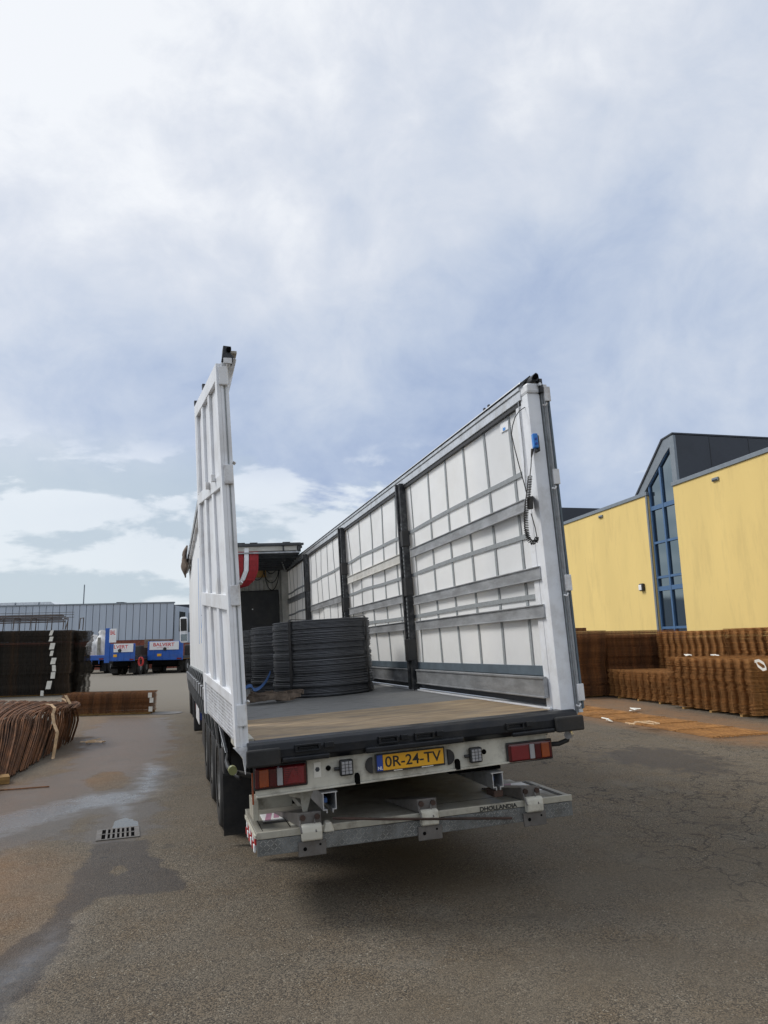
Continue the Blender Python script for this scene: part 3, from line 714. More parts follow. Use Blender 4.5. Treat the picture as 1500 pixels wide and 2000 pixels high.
# top rail
rail = part('top_rail', MB().prism([(1.135, 2.575), (1.16, 2.565), (1.25, 2.575), (1.268, 2.70), (1.262, 2.765), (1.235, 2.772), (1.15, 2.735), (1.128, 2.70), (1.128, 2.66), (1.140, 2.65)], .10, 13.3, 'y'), 'alub', TR, .003)
part('curtain_track', MB().box(1.145, 1.20, .12, 13.2, 2.535, 2.564), 'plastic', rail)
part('rail_lip', MB().prism([(1.115, 2.70), (1.128, 2.69), (1.236, 2.775), (1.232, 2.787)], .06, 13.3, 'y'), 'postb', rail)
part('rail_end_cap', MB().box(1.145, 1.268, -.02, .34, 2.60, 2.69), 'white', rail, .02)
part('roof_runner', MB().prism([(1.185, 2.70), (1.268, 2.70), (1.262, 2.765), (1.24, 2.78), (1.21, 2.755), (1.19, 2.73)], -.03, .08, 'y'), 'postb', rail, .006); part('runner_wheel', MB().cyl((1.225, -.05, 2.735), (1.225, -.02, 2.735), .022, 12), 'dblack', rail)
part('roof_runner', MB().box(1.255, 1.282, -.045, .02, 2.60, 2.72), 'postb', rail, .004); part('runner_bolt', MB().cyl((1.25, -.06, 2.665), (1.25, -.03, 2.665), .014, 8), 'alub', rail)
for y in (.9, 1.0): part('rail_bolt', MB().box(1.235, 1.25, y, y+.03, 2.78, 2.82), 'postb', rail)
# left top rail
rl_ = part('top_rail', MB().prism([(-1.345, 2.62), (-1.31, 2.62), (-1.275, 2.72), (-1.252, 2.81), (-1.268, 2.815), (-1.33, 2.79), (-1.37, 2.74)], .10, 13.3, 'y'), 'white2', TR, .003)
part('roof_runner', MB().prism([(-1.375, 2.745), (-1.29, 2.745), (-1.285, 2.78), (-1.305, 2.80), (-1.30, 2.855), (-1.36, 2.86), (-1.365, 2.80)], -.03, .08, 'y'), 'postb', rl_, .005); part('runner_wheel', MB().cyl((-1.32, -.05, 2.825), (-1.32, -.025, 2.825), .018, 12), 'dblack', rl_); part('runner_plate', MB().box(-1.36, -1.30, -.04, -.025, 2.715, 2.76), 'white2', rl_, .004)
part('roof_runner', MB().box(-1.345, -1.258, .0, .10, 2.812, 2.835), 'cream', rl_, .004)
part('rail_lip', MB().box(-1.365, -1.345, .1, 13.3, 2.66, 2.79), 'postb', rl_)
# right rear corner post
rp = part('corner_post', MB().hexa([(1.152, 0, -.02), (1.277, 0, -.02), (1.277, .13, -.02), (1.152, .13, -.02), (1.150, 0, 2.60), (1.268, 0, 2.60), (1.268, .13, 2.60), (1.150, .13, 2.60)]), 'white', TR, .006)
part('post_flange', MB().hexa([(1.150, .132, .0), (1.172, .132, .0), (1.172, .22, .0), (1.150, .22, .0), (1.148, .132, 2.56), (1.170, .132, 2.56), (1.170, .22, 2.56), (1.148, .22, 2.56)]), 'white', rp, .004)
q = MB(); q.box(1.279, 1.292, -.01, .05, -.04, 2.66); part('hinge_rod', q, 'strap', rp)
rd = part('rear_door', MB().box(1.298, 1.335, -.02, 1.22, -.03, 2.68), 'white2', TR, .005, label='white rear door folded flat against the right side')
part('door_edge', MB().box(1.296, 1.306, -.034, -.02, .0, 2.64), 'strap', rd)
part('door_edge', MB().box(1.322, 1.338, -.034, -.02, .0, 2.64), 'hem', rd)
for z in (2.52, 1.80, .92, .06):
    part('hinge', MB().box(1.288, 1.345, -.05, -.034, z, z+.13), 'white2', rd, .005)
    part('hinge_pin', MB().tube([(1.27, -.03, z-.03), (1.285, -.05, z-.04), (1.30, -.05, z-.02)], .008, 6), 'white2', rd)
# left rear corner post and door
def lean(x, y, z): return (x-.075*max(0, z)/2.75, y, z)
lp = part('corner_post', MB(lean).box(-1.30, -1.255, 0, .12, -.02, 2.74), 'white', TR, .005)
part('post_seam', MB(lean).box(-1.306, -1.301, -.004, .1, -.0, 2.70), 'strap', lp)
part('post_groove', MB(lean).box(-1.288, -1.281, -.006, .0, .1, 2.6), 'strap', lp)
for z in (2.55, 1.80, .93, .115):
    part('hinge', MB(lean).box(-1.325, -1.262, -.035, -.006, z, z+.145), 'white2', lp, .006)
    part('hinge_pin', MB(lean).cyl((-1.256, -.02, z+.15), (-1.244, -.03, z+.165), .012, 6), 'alub', lp)
part('door_foot', MB(lean).prism([(-1.36, -.02), (-1.26, -.02), (-1.275, -.09), (-1.285, -.20), (-1.30, -.09)], -.02, .01, 'y'), 'white2', lp)
A00 = np.array([-1.325, -.02, -.02]); A01 = np.array([-1.40, -.02, 2.72]); A10 = np.array([-1.475, 1.22, .13]); A11 = np.array([-1.512, 1.22, 2.81])
def doorf(s, d, t):           # s along the door (0 hinge .. 1 free edge), t height, d metres outwards (+ = outside of the trailer)
    b = A00*(1-s)*(1-t)+A01*(1-s)*t+A10*s*(1-t)+A11*s*t
    return (b[0]-d*.98, b[1]-d*.12, b[2])
dl = part('rear_door', MB(doorf).box(0, 1, -.030, -.012, 0, 1), 'white', TR, label='white ribbed rear door swung open to the left')
def dpart(nm, a, b, c, d, th=.018, m='white', bev=.004):
    return part(nm, MB(doorf).box(a, b, -.012, th, c, d), m, dl, bev)
dpart('door_stile', 0, .055, 0, 1); dpart('door_stile', .945, 1, 0, 1); dpart('door_rail', .055, .945, .955, 1)
dpart('door_rail', .055, .945, .66, .695, .018); dpart('door_rail', .055, .945, .335, .375); dpart('door_rail', .055, .945, .098, .125)
for c, d in ((.125, .335), (.375, .66), (.695, .955)):
    for a, b in ((.055, .085), (.335, .40), (.63, .70), (.915, .945)): dpart('door_rib', a, b, c, d, .014)
kp = dpart('kick_plate', .055, .945, .005, .098, .006, 'chequerw' if 'chequerw' in MT else 'white')
MT['chequerw'] = corrugate('white_chequer', (.70, .71, .73)); kp.data.materials[0] = MT['chequerw']
q = MB(doorf)
for j in range(9):
    for i in range(26):
        a = .075+i*.033+(j % 2)*.0165; c = .012+j*.0092; q.box(a, a+.016, .006, .009, c, c+.004)
o = part('tread_studs', q, 'white', kp); o['kind'] = 'stuff'
for s_, t_ in ((.2, .685), (.42, .678)): part('door_clip', MB(doorf).box(s_, s_+.03, .018, .05, t_, t_+.02), 'white2', dl, .003)
for s_, t_ in ((.97, .52), (.97, .30), (.92, .69)): part('screw_hole', MB(doorf).box(s_, s_+.008, .018, .0185, t_, t_+.004), 'dblack', dl)
for s_ in (.55, .97): part('roof_hook', MB(doorf).box(s_, s_+.03, -.02, .02, 1.0, 1.018), 'postb', dl, .003)
# left curtain, seen from outside
def curl(u, v):
    y = 1.3+u*11.9; z = .34+v*2.32
    b = .055*math.sin(u*PI)*math.sin(v*PI*.9+.2)
    return (-1.285-b-.004*math.sin(y*7+v*2), y, z)
lc = part('side_curtain', MB().grid(curl, 110, 14), 'curtain', TR, smooth=True)
q = MB()
part('curtain_hem', MB().box(-1.31, -1.292, 1.3, 13.2, .25, .345), 'strap', lc)
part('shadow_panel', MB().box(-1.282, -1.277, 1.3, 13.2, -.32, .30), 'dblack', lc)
for k in range(32):
    y = 1.5+k*.37
    part('buckle_strap', MB().ribbon([(-1.31, y, .32), (-1.375, y+.10, .10), (-1.33, y+.30, -.24)], (.012, .034, 0), .004), 'wht' if k % 2 else 'strap', lc)
    part('buckle', MB().box(-1.385, -1.335, y+.03, y+.13, .05, .20), 'alub' if k % 2 else 'plastic', lc, .006)
    part('buckle_strap', MB().ribbon([(-1.30, y+.32, .20), (-1.345, y+.16, .0), (-1.30, y-.02, -.24)], (.012, .024, 0), .004), 'wht', lc)
# blue livery, part hidden by the door
yb_ = XT(392, 1180, -1.352)[1]
for y in (yb_, yb_+.7): part('blue_stripe', MB().hexa([(-1.352, y, .75), (-1.350, y, .75), (-1.350, y+.05, .75), (-1.352, y+.05, .75), (-1.352, y-.1, 2.0), (-1.350, y-.1, 2.0), (-1.350, y+.02, 2.0), (-1.352, y+.02, 2.0)]), 'bluetxt', lc)
text('blue_letter', 'A', 'bluetxt', lc, (-1.353, yb_-.10, XT(396, 1225, -1.352)[2]), (0, -1, 0), (0, 0, 1), width=.8, height=.65, bold=.02)
part('grey_patch', MB().box(-1.352, -1.350, yb_-1.0, yb_-.2, XT(397, 1256, -1.35)[2], XT(397, 1222, -1.35)[2]), 'hem', lc, .002)
# front wall with dark panel
fwl = MB(); n = 22
pts = []
for i in range(n*4+1):
    x = -1.2+2.4*i/(n*4); pts.append((x, 13.2+(0, .025, .025, 0)[i % 4]))
for i in range(len(pts)-1):
    (xa, ya), (xb, yb) = pts[i], pts[i+1]; fwl.add([(xa, ya, 0), (xb, yb, 0), (xb, yb, 2.62), (xa, ya, 2.62)], [(0, 1, 2, 3)])
fwall = part('front_wall', fwl, 'grille', TR)
part('front_corner', MB().box(1.0, 1.19, 13.1, 13.26, 0, 2.62), 'grille', fwall, .01)
part('kick_panel', MB().box(-1.1, .93, 13.14, 13.19, 0, 2.09), 'plastic', fwall, .05)
for x in (-.05, .25): part('panel_bolt', MB().cyl((x, 13.12, 1.62), (x, 13.14, 1.62), .015, 8), 'alub', fwall)
part('plywood_header', MB().box(-.6, .62, 13.10, 13.14, 2.42, 2.60), 'yply', fwall)
part('header_rail', MB().box(-1.2, .80, 13.08, 13.13, 2.34, 2.40), 'grille', fwall)
lpz = []
for (u0, v0), (u1, v1), dip in (((513, 1100), (545, 1104), 36), ((516, 1103), (546, 1102), 50), ((488, 1106), (516, 1108), 26), ((517, 1098), (541, 1099), 22)):
    p = []
    for k in range(17):
        a = k/16; u = u0+(u1-u0)*a; v = v0+(v1-v0)*a+dip*math.sqrt(max(0, 1-(2*a-1)**2)); p.append(YT(u, v, 13.0))
    part('hanging_cable', MB().tube(p, .011, 5), 'rubber', fwall, smooth=True)
# folded sliding roof
rf = part('folded_roof', MB().hexa([(-1.22, 10.9, 2.72), (1.12, 10.9, 2.72), (1.12, 13.3, 2.585), (-1.22, 13.3, 2.585), (-1.22, 10.9, 2.86), (1.12, 10.9, 2.86), (1.12, 13.3, 2.86), (-1.22, 13.3, 2.86)]), 'fold', TR, .01)
part('roof_bow', MB().box(-1.30, 1.20, 10.78, 10.86, 2.905, 2.955), 'fold', rf, .006)
part('roof_bow', MB().box(-1.28, 1.05, 10.84, 10.88, 2.79, 2.895), 'grille', rf, .006)
part('roof_bow', MB().box(-1.28, 1.10, 10.80, 10.84, 2.73, 2.765), 'alu', rf, .006)
for k in range(7): part('roof_bow', MB().box(-1.2, 1.12, 11.15+k*.28, 11.2+k*.28, 2.665-.016*k, 2.71-.016*k), 'fold', rf, .005)
for x in (-.30, -.02, .72, -.8): part('roof_clip', MB().box(x, x+.17, 10.80, 10.88, 2.955, 2.985), 'postb', rf, .004)
part('roof_carriage', MB().prism([(10.8, 2.95), (11.0, 2.95), (12.9, 2.70), (12.9, 2.62), (10.95, 2.77), (10.8, 2.75)], 1.06, 1.13, 'x'), 'postb', rf, .004)
part('roof_strut', MB().tube([(1.05, 10.85, 2.78), (.85, 11.9, 2.66), (1.1, 13.0, 2.55)], .02, 6), 'alu', rf)
part('roof_strut', MB().box(.72, .75, 10.82, 10.86, 2.75, 2.90), 'postb', rf)
q = MB()
for k in range(26):
    y = 11.0+k*.085; q.box(-1.33, 1.2, y, y+.02, 2.86+.03*(k % 2), 2.92+.05*(k % 3))
part('roof_folds', q, 'fold', rf)
bun = MB().grid(lambda u, v: (-1.38-.10*math.sin(u*PI)*(.6+.4*math.sin(v*23)), 10.6+v*2.4, 2.50+u*.42+.03*math.sin(v*17)), 6, 40)
part('bunched_tarp', bun, 'canvas', rf, smooth=True, solid=.03)
# red roll hanging under the roof
RRt = empty('hanging_strap_bundle', tp((-.33, 10.9, 2.75)), 0, 'red rolled cover with a white centre stripe hanging under the folded roof', 'strap bundle')
def hang(x0, x1, m, th, nm, off):
    pts = [(0, -.02-off, .13), (0, -.05-off, -.15), (0, -.03-off, -.38), (-.07, .02-off, -.58), (-.20, .10-off, -.70), (-.36, .22-off, -.74)]
    P = [(x0+(x1-x0)/2+p[0], p[1], p[2]) for p in pts]
    part(nm, MB().ribbon(P, ((x1-x0)/2, 0, 0), th), m, RRt, .01)
hang(-.02, .17, 'redf', .05, 'red_strap', 0); hang(.18, .28, 'wht', .05, 'white_strap', .02); hang(.29, .50, 'redf', .05, 'red_strap', 0)
# ------------------------------------------------------------------ tail lift under the bumper
def lift(x, y, z): return (x, y, z-.019*(x+1.22)+.0)
tl = part('tail_lift', MB(lift).box(-1.20, 1.135, .0, 1.0, -.70, -.625), 'steelw', TR, .004, label='grubby folded tail lift platform under the bumper')
part('platform_leaf', MB(lift).box(-1.225, 1.15, .0, .66, -.622, -.580), 'steelw', tl, .004)
part('platform_leaf', MB(lift).box(-.80, 1.0, .662, 1.5, -.622, -.583), 'steelw', tl, .004)
part('edge_profile', MB(lift).box(-1.225, 1.152, -.022, -.001, -.620, -.575), 'creamd', tl, .004)
part('chequer_edge', MB(lift).box(-1.222, 1.148, -.016, -.002, -.725, -.624), 'chequer', tl, .002)
q = MB(lift)
for i in range(96):
    for j in range(4):
        x = -1.205+i*.0243; z = -.712+j*.024; s_ = 1 if (i+j) % 2 else -1
        q.hexa([(x, -.0190, z-.008*s_), (x+.018, -.0190, z+.008*s_-.0), (x+.018, -.016, z+.008*s_), (x, -.016, z-.008*s_), (x, -.0190, z-.008*s_+.005), (x+.018, -.0190, z+.008*s_+.005), (x+.018, -.016, z+.008*s_+.005), (x, -.016, z-.008*s_+.005)])
o = part('tread_studs', q, 'studs', tl); o['kind'] = 'stuff'
part('end_cap', MB(lift).box(-1.238, -1.227, -.012, .64, -.612, -.592), 'cream', tl)
for k in range(6):
    y = .04+k*.10
    part('warning_stripe', MB(lift).box(-1.232, -1.2215, y, y+.05, -.665, -.625), 'rw_red' if k % 2 == 0 else 'wht', tl)
    part('warning_stripe', MB(lift).box(-1.234, -1.2225, y+.04, y+.09, -.720, -.675), 'rw_red' if k % 2 else 'wht', tl)
part('side_plate', MB(lift).prism([(0, -.70), (.64, -.70), (.64, -.60), (0, -.60)], -1.2205, -1.2155, 'x'), 'chequer', tl)
part('platform_seam', MB(lift).box(-1.18, -1.176, .03, .55, -.5805, -.5785), 'dblack', tl)
part('platform_seam', MB(lift).box(-.99, -.984, .05, .50, -.5805, -.5785), 'dblack', tl)
part('platform_seam', MB(lift).box(-1.15, -.99, .26, .264, -.5805, -.5785), 'dblack', tl)
part('platform_seam', MB(lift).box(.08, .72, .20, .203, -.5805, -.5785), 'dblack', tl)
part('hinge_strip', MB(lift).box(-.975, -.94, .08, .50, -.5795, -.574), 'cream', tl, .001)
fl = part('warning_decal', MB(lift).box(-1.14, -.99, .30, .52, -.5795, -.577), 'wht', tl)
part('decal_stripe', MB(lift).prism([(-1.13, .30), (-1.09, .30), (-1.05, .52), (-1.09, .52)], -.5768, -.5758, 'z'), 'pink', fl)
part('decal_stripe', MB(lift).prism([(-1.06, .36), (-1.02, .36), (-.995, .52), (-1.035, .52)], -.5768, -.5758, 'z'), 'pink', fl)
fr_ = part('warning_decal', MB(lift).box(.80, 1.05, .25, .60, -.5795, -.577), 'wht', tl)
part('decal_stripe', MB(lift).prism([(.81, .45), (.88, .45), (.95, .60), (.88, .60)], -.5768, -.5758, 'z'), 'pink', fr_)
part('flap_line', MB(lift).box(1.065, 1.072, .02, .62, -.5795, -.576), 'ink', tl); part('flap_line', MB(lift).box(1.088, 1.094, .02, .62, -.5795, -.576), 'ink', tl)
part('handle_slot', MB(lift).box(-1.15, -.985, .22, .24, -.579, -.572), 'plastic', tl, .004)
for x0, x1 in ((-.937, -.782), (-.085, .060), (.742, .892)):
    h_ = part('hinge_block', MB(lift).hexa([(x0, -.01, -.575), (x1, -.01, -.575), (x1-.03, .52, -.578), (x0-.10, .52, -.578), (x0, -.01, -.485), (x1, -.01, -.485), (x1-.03, .50, -.565), (x0-.10, .50, -.565)]), 'iron2' if 'iron2' in MT else 'iron', tl, .004)
    part('hinge_wrap', MB(lift).prism([(-.05, -.66), (-.064, -.65), (-.068, -.60), (-.062, -.565), (-.045, -.553), (-.012, -.553), (-.012, -.66)], x0+.008, x1-.008, 'x'), 'steelb' if 'steelb' in MT else 'cream', h_, .008)
    part('hinge_plate', MB(lift).box(x0-.015, x1+.02, -.034, -.017, -.758, -.663), 'iron', h_, .004)
    for xx in (x0+.025, x1-.03):
        part('hinge_bolt', MB(lift).cyl((xx, -.028, -.515), (xx, -.009, -.515), .019, 8), 'oxid', h_)
        part('hinge_cable', MB(lift).tube([(xx-.02, -.02, -.53), (xx-.025, -.04, -.56), (xx-.02, -.07, -.60)], .006, 5), 'iron', h_)
    part('bolt_hole', MB(lift).cyl((x0+.03, -.0355, -.71), (x0+.03, -.0345, -.71), .013, 10), 'dblack', h_)
    part('bolt_hole', MB(lift).cyl((x1-.02, -.0355, -.69), (x1-.02, -.0345, -.69), .008, 10), 'dblack', h_)
part('tie_rod', MB().tube([YT(650, 1598, -.07), YT(760, 1600, -.075), YT(1000, 1598, -.05)], .009, 6), 'oxid', tl)
part('rod_hook', MB(lift).hexa([(-.78, -.05, -.62), (-.70, -.05, -.62), (-.70, .03, -.60), (-.78, .03, -.60), (-.76, -.05, -.555), (-.72, -.05, -.555), (-.72, .03, -.555), (-.76, .03, -.555)]), 'cream', tl, .01)
text('maker_lettering', 'DHOLLANDIA', 'ink', tl, (.386, -.0235, -.6465), (1, 0, -.019), (0, 0, 1), width=.30, height=.032, bold=.035)
def slide_rail(x0, x1, z0, z1, m):
    q = MB(); t = .007
    q.box(x0-.008, x1+.008, -.05, 2.4, z1-t, z1); q.box(x0, x0+t, -.05, 2.4, z0, z1-t); q.box(x1-t, x1, -.05, 2.4, z0, z1-t)
    q.box(x0, x0+.03, -.05, 2.4, z0-t, z0); q.box(x1-.03, x1, -.05, 2.4, z0-t, z0)
    q.box(x0+.023, x0+.03, -.05, 2.4, z0-.025, z0-t); q.box(x1-.03, x1-.023, -.05, 2.4, z0-.025, z0-t)
    r = part('slide_rail', q, m, tl)
    part('rail_block', MB().box(x0+.012, x0+.045, .02, .3, z0+.03, z0+.06), 'bluestrap', r); part('rail_core', MB().box(x0+t, x1-t, .25, .3, z0, z1-t), 'dblack', r)
slide_rail(-.775, -.680, -.48, -.37, 'alub'); slide_rail(.495, .580, -.485, -.385, 'alub')
part('rail_foot', MB().box(.505, .575, -.04, .1, -.56, -.515), 'oxid', tl, .003)
part('slide_arm', MB().prism([(.22, .1), (.62, .06), (.60, .5), (.25, .9)], -.384, -.360, 'z'), 'dblack', tl)
# ------------------------------------------------------------------ load: wire coils, straps
def coil_parts(root, H=.95, R=.635):
    q = MB(); nR = 62; seg = 72
    for k in range(nR):
        z = .012+k*(H-.02)/nR; g = k//7; rj = R+.006*math.sin(g*2.3)+random.uniform(-.003, .003)+(.016 if k < 14 else 0)*(.5+.5*math.sin(k*.9))
        if k % 6 == 0 or random.random() < .08: rj -= .016
        ph = random.uniform(0, 6); ti = .004*math.sin(g*1.9)+random.uniform(-.0015, .0015); ex = .006*math.sin(g*3.1)+random.uniform(-.002, .002)
        q.tube([((rj+ex*math.cos(2*a+ph))*math.cos(a), (rj+ex*math.cos(2*a+ph))*math.sin(a), z+ti*math.cos(a+ph)) for a in np.linspace(0, 2*PI, seg, endpoint=False)], .0079, 6, closed=True)
    part('wire_windings', q, 'coil', root, smooth=True)
    q = MB()
    for k in range(2):
        R0 = R-.02-k*.0; 
    q = MB(); n = 48; ri = .30
    vs = []; fs = []
    prof = [(R-.02, .005), (R-.02, H-.02), (ri, H-.02), (ri, .005)]
    for i in range(n):
        a = 2*PI*i/n; vs += [(r_*math.cos(a), r_*math.sin(a), z_) for r_, z_ in prof]
    for i in range(n):
        for k in range(4): fs.append((i*4+k, ((i+1) % n)*4+k, ((i+1) % n)*4+(k+1) % 4, i*4+(k+1) % 4))
    q.add(vs, fs); part('wire_core', q, 'plastic', root)
    for a in (-2.42, -.72, .9, 2.3):
        c, s = math.cos(a), math.sin(a); ro = R+.022
        P = [(ri*c, ri*s, H), (R*c, R*s, H+.006), (ro*c, ro*s, H-.02), (ro*c, ro*s, H*.5), ((ro+.004)*c, (ro+.004)*s, .02), (R*c, R*s, .003)]
        part('steel_band', MB().ribbon(P, (-.019*s, .019*c, 0), .006), 'plastic', root)
cl = empty('wire_coil', tp((.155, 4.22, .0)), 0, 'large coil of dark steel wire nearest the open rear of the trailer', 'wire coil', 'steel wire coils on the trailer deck')
coil_parts(cl)
cl.rotation_euler = TM.to_euler()
bpy.context.view_layer.update()
for (x, y, lab, dz_, rz) in ((.035, 5.75, 'middle coil of dark steel wire, half hidden by the nearest coil', 0, .8), (-.02, 7.25, 'farthest coil of dark steel wire, mostly hidden behind the others', 0, 2.1)):
    c = cl.copy(); COL.objects.link(c); c.location = tp((x, y, 0)); c['label'] = lab
    c.rotation_euler = (TM@Matrix.Rotation(rz, 4, 'Z')).to_euler()
    for ch in cl.children:
        d = ch.copy(); COL.objects.link(d); d.parent = c
sp_ = empty('ratchet_strap_pile', tp((-.55, 3.35, .0)), 0, 'brown heap of coiled ratchet straps on the deck beside the coil', 'straps')
for k in range(9):
    r0 = random.uniform(.07, .17); cx_, cy_ = random.uniform(-.22, .14), random.uniform(-.10, .10); zt = .02+k*.006; ph = random.uniform(0, 6)
    P = [(cx_+r0*math.cos(a)*1.35, cy_+r0*math.sin(a), .03+zt+.015*math.sin(a*2+ph)) for a in np.linspace(0, 5.6, 22)]
    part('strap_loop', MB().ribbon(P, (0, 0, .025), .005), 'canvas', sp_)
part('ratchet', MB().box(-.06, .05, -.10, -.02, .02, .07), 'postb', sp_, .01); part('ratchet', MB().box(-.25, -.15, -.03, .05, .02, .08), 'canvas', sp_, .02)
P = [tp(YT(u, v, y)) for u, v, y in ((474, 1349, 3.6), (483, 1341, 3.6), (491, 1340, 3.6), (496, 1347, 3.6), (505, 1345, 3.6), (516, 1335, 3.7), (524, 1322, 3.9), (528, 1312, 4.0))]
tag(part('blue_strap', MB().ribbon(crm_(P), (.0, .012, .018), .005), 'bluestrap', None), 'blue webbing strap draped beside the coils above the strap heap', 'strap')
# ------------------------------------------------------------------ remote control with spiral cable
rc0 = YT(1043, 850, -.012)
RC = empty('remote_control', tp(rc0), 0, 'blue hand remote with coiled black cable hanging on the right rear post', 'remote control')
RC.rotation_euler = TM.to_euler()
def rl(u, v, y): return np.array(YT(u, v, y))-rc0
bodyf = MB(); c0 = rl(1042, 849, -.03); c1 = rl(1043, 877, -.03); z0, z1 = c1[2], c0[2]; xx = c0[0]
part('handset', MB().hexa([(xx-.030, -.062, z0), (xx+.012, -.066, z0), (xx+.022, -.016, z0), (xx-.022, -.012, z0), (xx-.030, -.062, z1), (xx+.012, -.066, z1), (xx+.022, -.016, z1), (xx-.022, -.012, z1)]), 'blueplastic', RC, .008)
for zz in (z0+.035, z0+.075): part('push_button', MB().cyl((xx-.01, -.072, zz), (xx-.01, -.062, zz), .010, 10), 'eublue', RC)
part('holder', MB().box(xx+.012, xx+.034, -.045, .012, z0-.025, z1-.01), 'plastic', RC, .006)
part('cable_grip', MB().tube([rl(1040, 877, -.035), rl(1039, 885, -.035), rl(1038, 893, -.035)], [.012, .010, .005], 8), 'rubber', RC)
part('cable', MB().tube([rl(1038, 892, -.035), rl(1037, 912, -.035), rl(1035, 930, -.035)], .0038, 6), 'rubber', RC)
def spiral(ctrl, turns, r, name, y=-.035):
    C_ = [rl(u, v, y) for u, v in ctrl]; d = [0]
    for a, b in zip(C_[:-1], C_[1:]): d.append(d[-1]+np.linalg.norm(b-a))
    d = np.array(d)/d[-1]; P = []
    n = turns*10
    for k in range(n+1):
        t = k/n; c = np.array([np.interp(t, d, [q[i] for q in C_]) for i in range(3)])
        t2 = min(1, t+.01); e = np.array([np.interp(t2, d, [q[i] for q in C_]) for i in range(3)])-c
        if np.linalg.norm(e) < 1e-6: e = np.array([0, 0, -1.])
        e /= np.linalg.norm(e); n1_ = np.cross(e, [0, 1, 0]); n1_ /= np.linalg.norm(n1_); n2_ = np.cross(e, n1_)
        th = 2*PI*turns*t; P.append(c+n1_*r*math.cos(th)+n2_*r*math.sin(th))
    part(name, MB().tube(P, .0042, 5), 'rubber', RC, smooth=True)
spiral([(1035, 930), (1034, 945), (1032, 965), (1029, 985), (1027, 1010), (1028, 1035), (1032, 1052), (1038, 1060), (1046, 1058), (1049, 1050)], 46, .0165, 'spiral_cable')
part('socket', MB().hexa([tuple(rl(u, v, y)) for u, v, y in ((1030, 996, .0), (1042, 994, .0), (1042, 994, .09), (1030, 996, .09), (1029, 972, .0), (1041, 968, .0), (1041, 968, .09), (1029, 972, .09))]), 'plastic', RC, .006)
part('cable', MB().tube([rl(1037, 1003, .0), rl(1040, 1012, .0), rl(1045, 1030, .0), rl(1049, 1050, -.02)], .004, 6), 'rubber', RC)
P = [(1032, 793), (1024, 796), (1014, 803), (1006, 815), (1001, 832), (999, 848), (1005, 875), (1014, 910), (1024, 945), (1029, 965)]
part('cable', MB().tube([rl(u, v, .06) for u, v in P], .0042, 6), 'rubber', RC, smooth=True)
ch_ = part('chain', MB().tube([XT(u, v, 1.14) for u, v in ((1012, 782), (1014, 800), (1019, 850), (1024, 900), (1027, 960))], .005, 4), 'alu', TR)
part('label_sticker', MB().prism([tuple(XT(u, v, RX-.006)[1:]) for u, v in ((977, 828), (992, 821), (993, 838), (978, 846))], RX-.008, RX-.006, 'x'), 'wht', rc)
part('label_mark', MB().prism([tuple(XT(u, v, RX-.009)[1:]) for u, v in ((982, 836), (987, 834), (987, 840), (982, 842))], RX-.0095, RX-.0085, 'x'), 'pink', rc).data.materials[0] = MT['bluetxt']
# ------------------------------------------------------------------ tractor unit in front of the trailer
TC = empty('tractor_truck', tp((0, 13.6, -1.2)), 0, 'dark chassised tractor unit coupled to the front of the trailer', 'truck')
TC.rotation_euler = TM.to_euler()
def tc(p): return Vector(p)-Vector((0, 13.6, -1.2))
def tbox(nm, x0, x1, y0, y1, z0, z1, m, b=.02, par=None):
    return part(nm, MB(lambda x, y, z: tuple(tc((x, y, z)))).box(x0, x1, y0, y1, z0, z1), m, par or TC, b)
cabp = tbox('cab', -1.22, 1.22, 14.1, 16.2, -.3, 2.35, 'white', .08)
tbox('chassis', -.42, .42, 9.9, 15.5, -.55, -.25, 'black')
for s in (-1, 1):
    xa = -1.30 if s < 0 else .78
    part('mudguard', MB(lambda x, y, z: tuple(tc((x, y, z)))).prism([(10.95+.75+.68*math.cos(a), -.72+.56*math.sin(a)) for a in np.linspace(0, PI, 12)]+[(10.95+.75+.62*math.cos(a), -.72+.50*math.sin(a)) for a in np.linspace(PI, 0, 12)], xa-.02, xa+.52, 'x'), 'plastic', TC)
    p = tc(Tinv@Vector((xa+.22-.0, 11.75, .50))); wh = link('wheel', TYRE, TC); wh.location = p; wh.rotation_euler = (0, 0, 0 if s < 0 else PI); link('rim', RIM, wh)
    p = tc(Tinv@Vector((xa+.22+(.0), 15.4, .50))); wh = link('wheel', TYRE, TC); wh.location = p; wh.rotation_euler = (0, 0, 0 if s < 0 else PI); link('rim', RIM, wh)
tbox('rear_panel', -1.30, -.85, 10.9, 11.0, -1.0, -.30, 'plastic', .03)
tlp = tbox('tail_lamp', -1.26, -1.0, 10.86, 10.9, -.56, -.42, 'red', .01)
tbox('number_sticker', -1.2, -1.08, 10.87, 10.89, -.78, -.62, 'eublue', .003)
mr_ = tbox('mirror', -1.50, -1.30, 15.2, 15.32, .92, 1.62, 'white', .05)
tbox('mirror_glass', -1.485, -1.32, 15.19, 15.20, 1.24, 1.57, 'ink', .0, mr_); tbox('mirror_glass', -1.485, -1.32, 15.19, 15.20, .97, 1.15, 'glass', .0, mr_)
# ------------------------------------------------------------------ yellow building
wd_ = np.array([.069, .998]); wn = np.array([.998, -.069]); DW = 16.5
def wall_uv(u, v, D=DW):
    r = ray(u, v); t = D/(r[0]*wn[0]+r[1]*wn[1]); p = Cw+r*t; return ((p[:2]-Cw[:2])@wd_, p[2])
YB = empty('yellow_building', (Cw[0]+wn[0]*DW, Cw[1]+wn[1]*DW, 0), math.atan2(-wd_[0], wd_[1]), 'yellow rendered hall with dark gabled stairwell of blue framed glass', 'building')
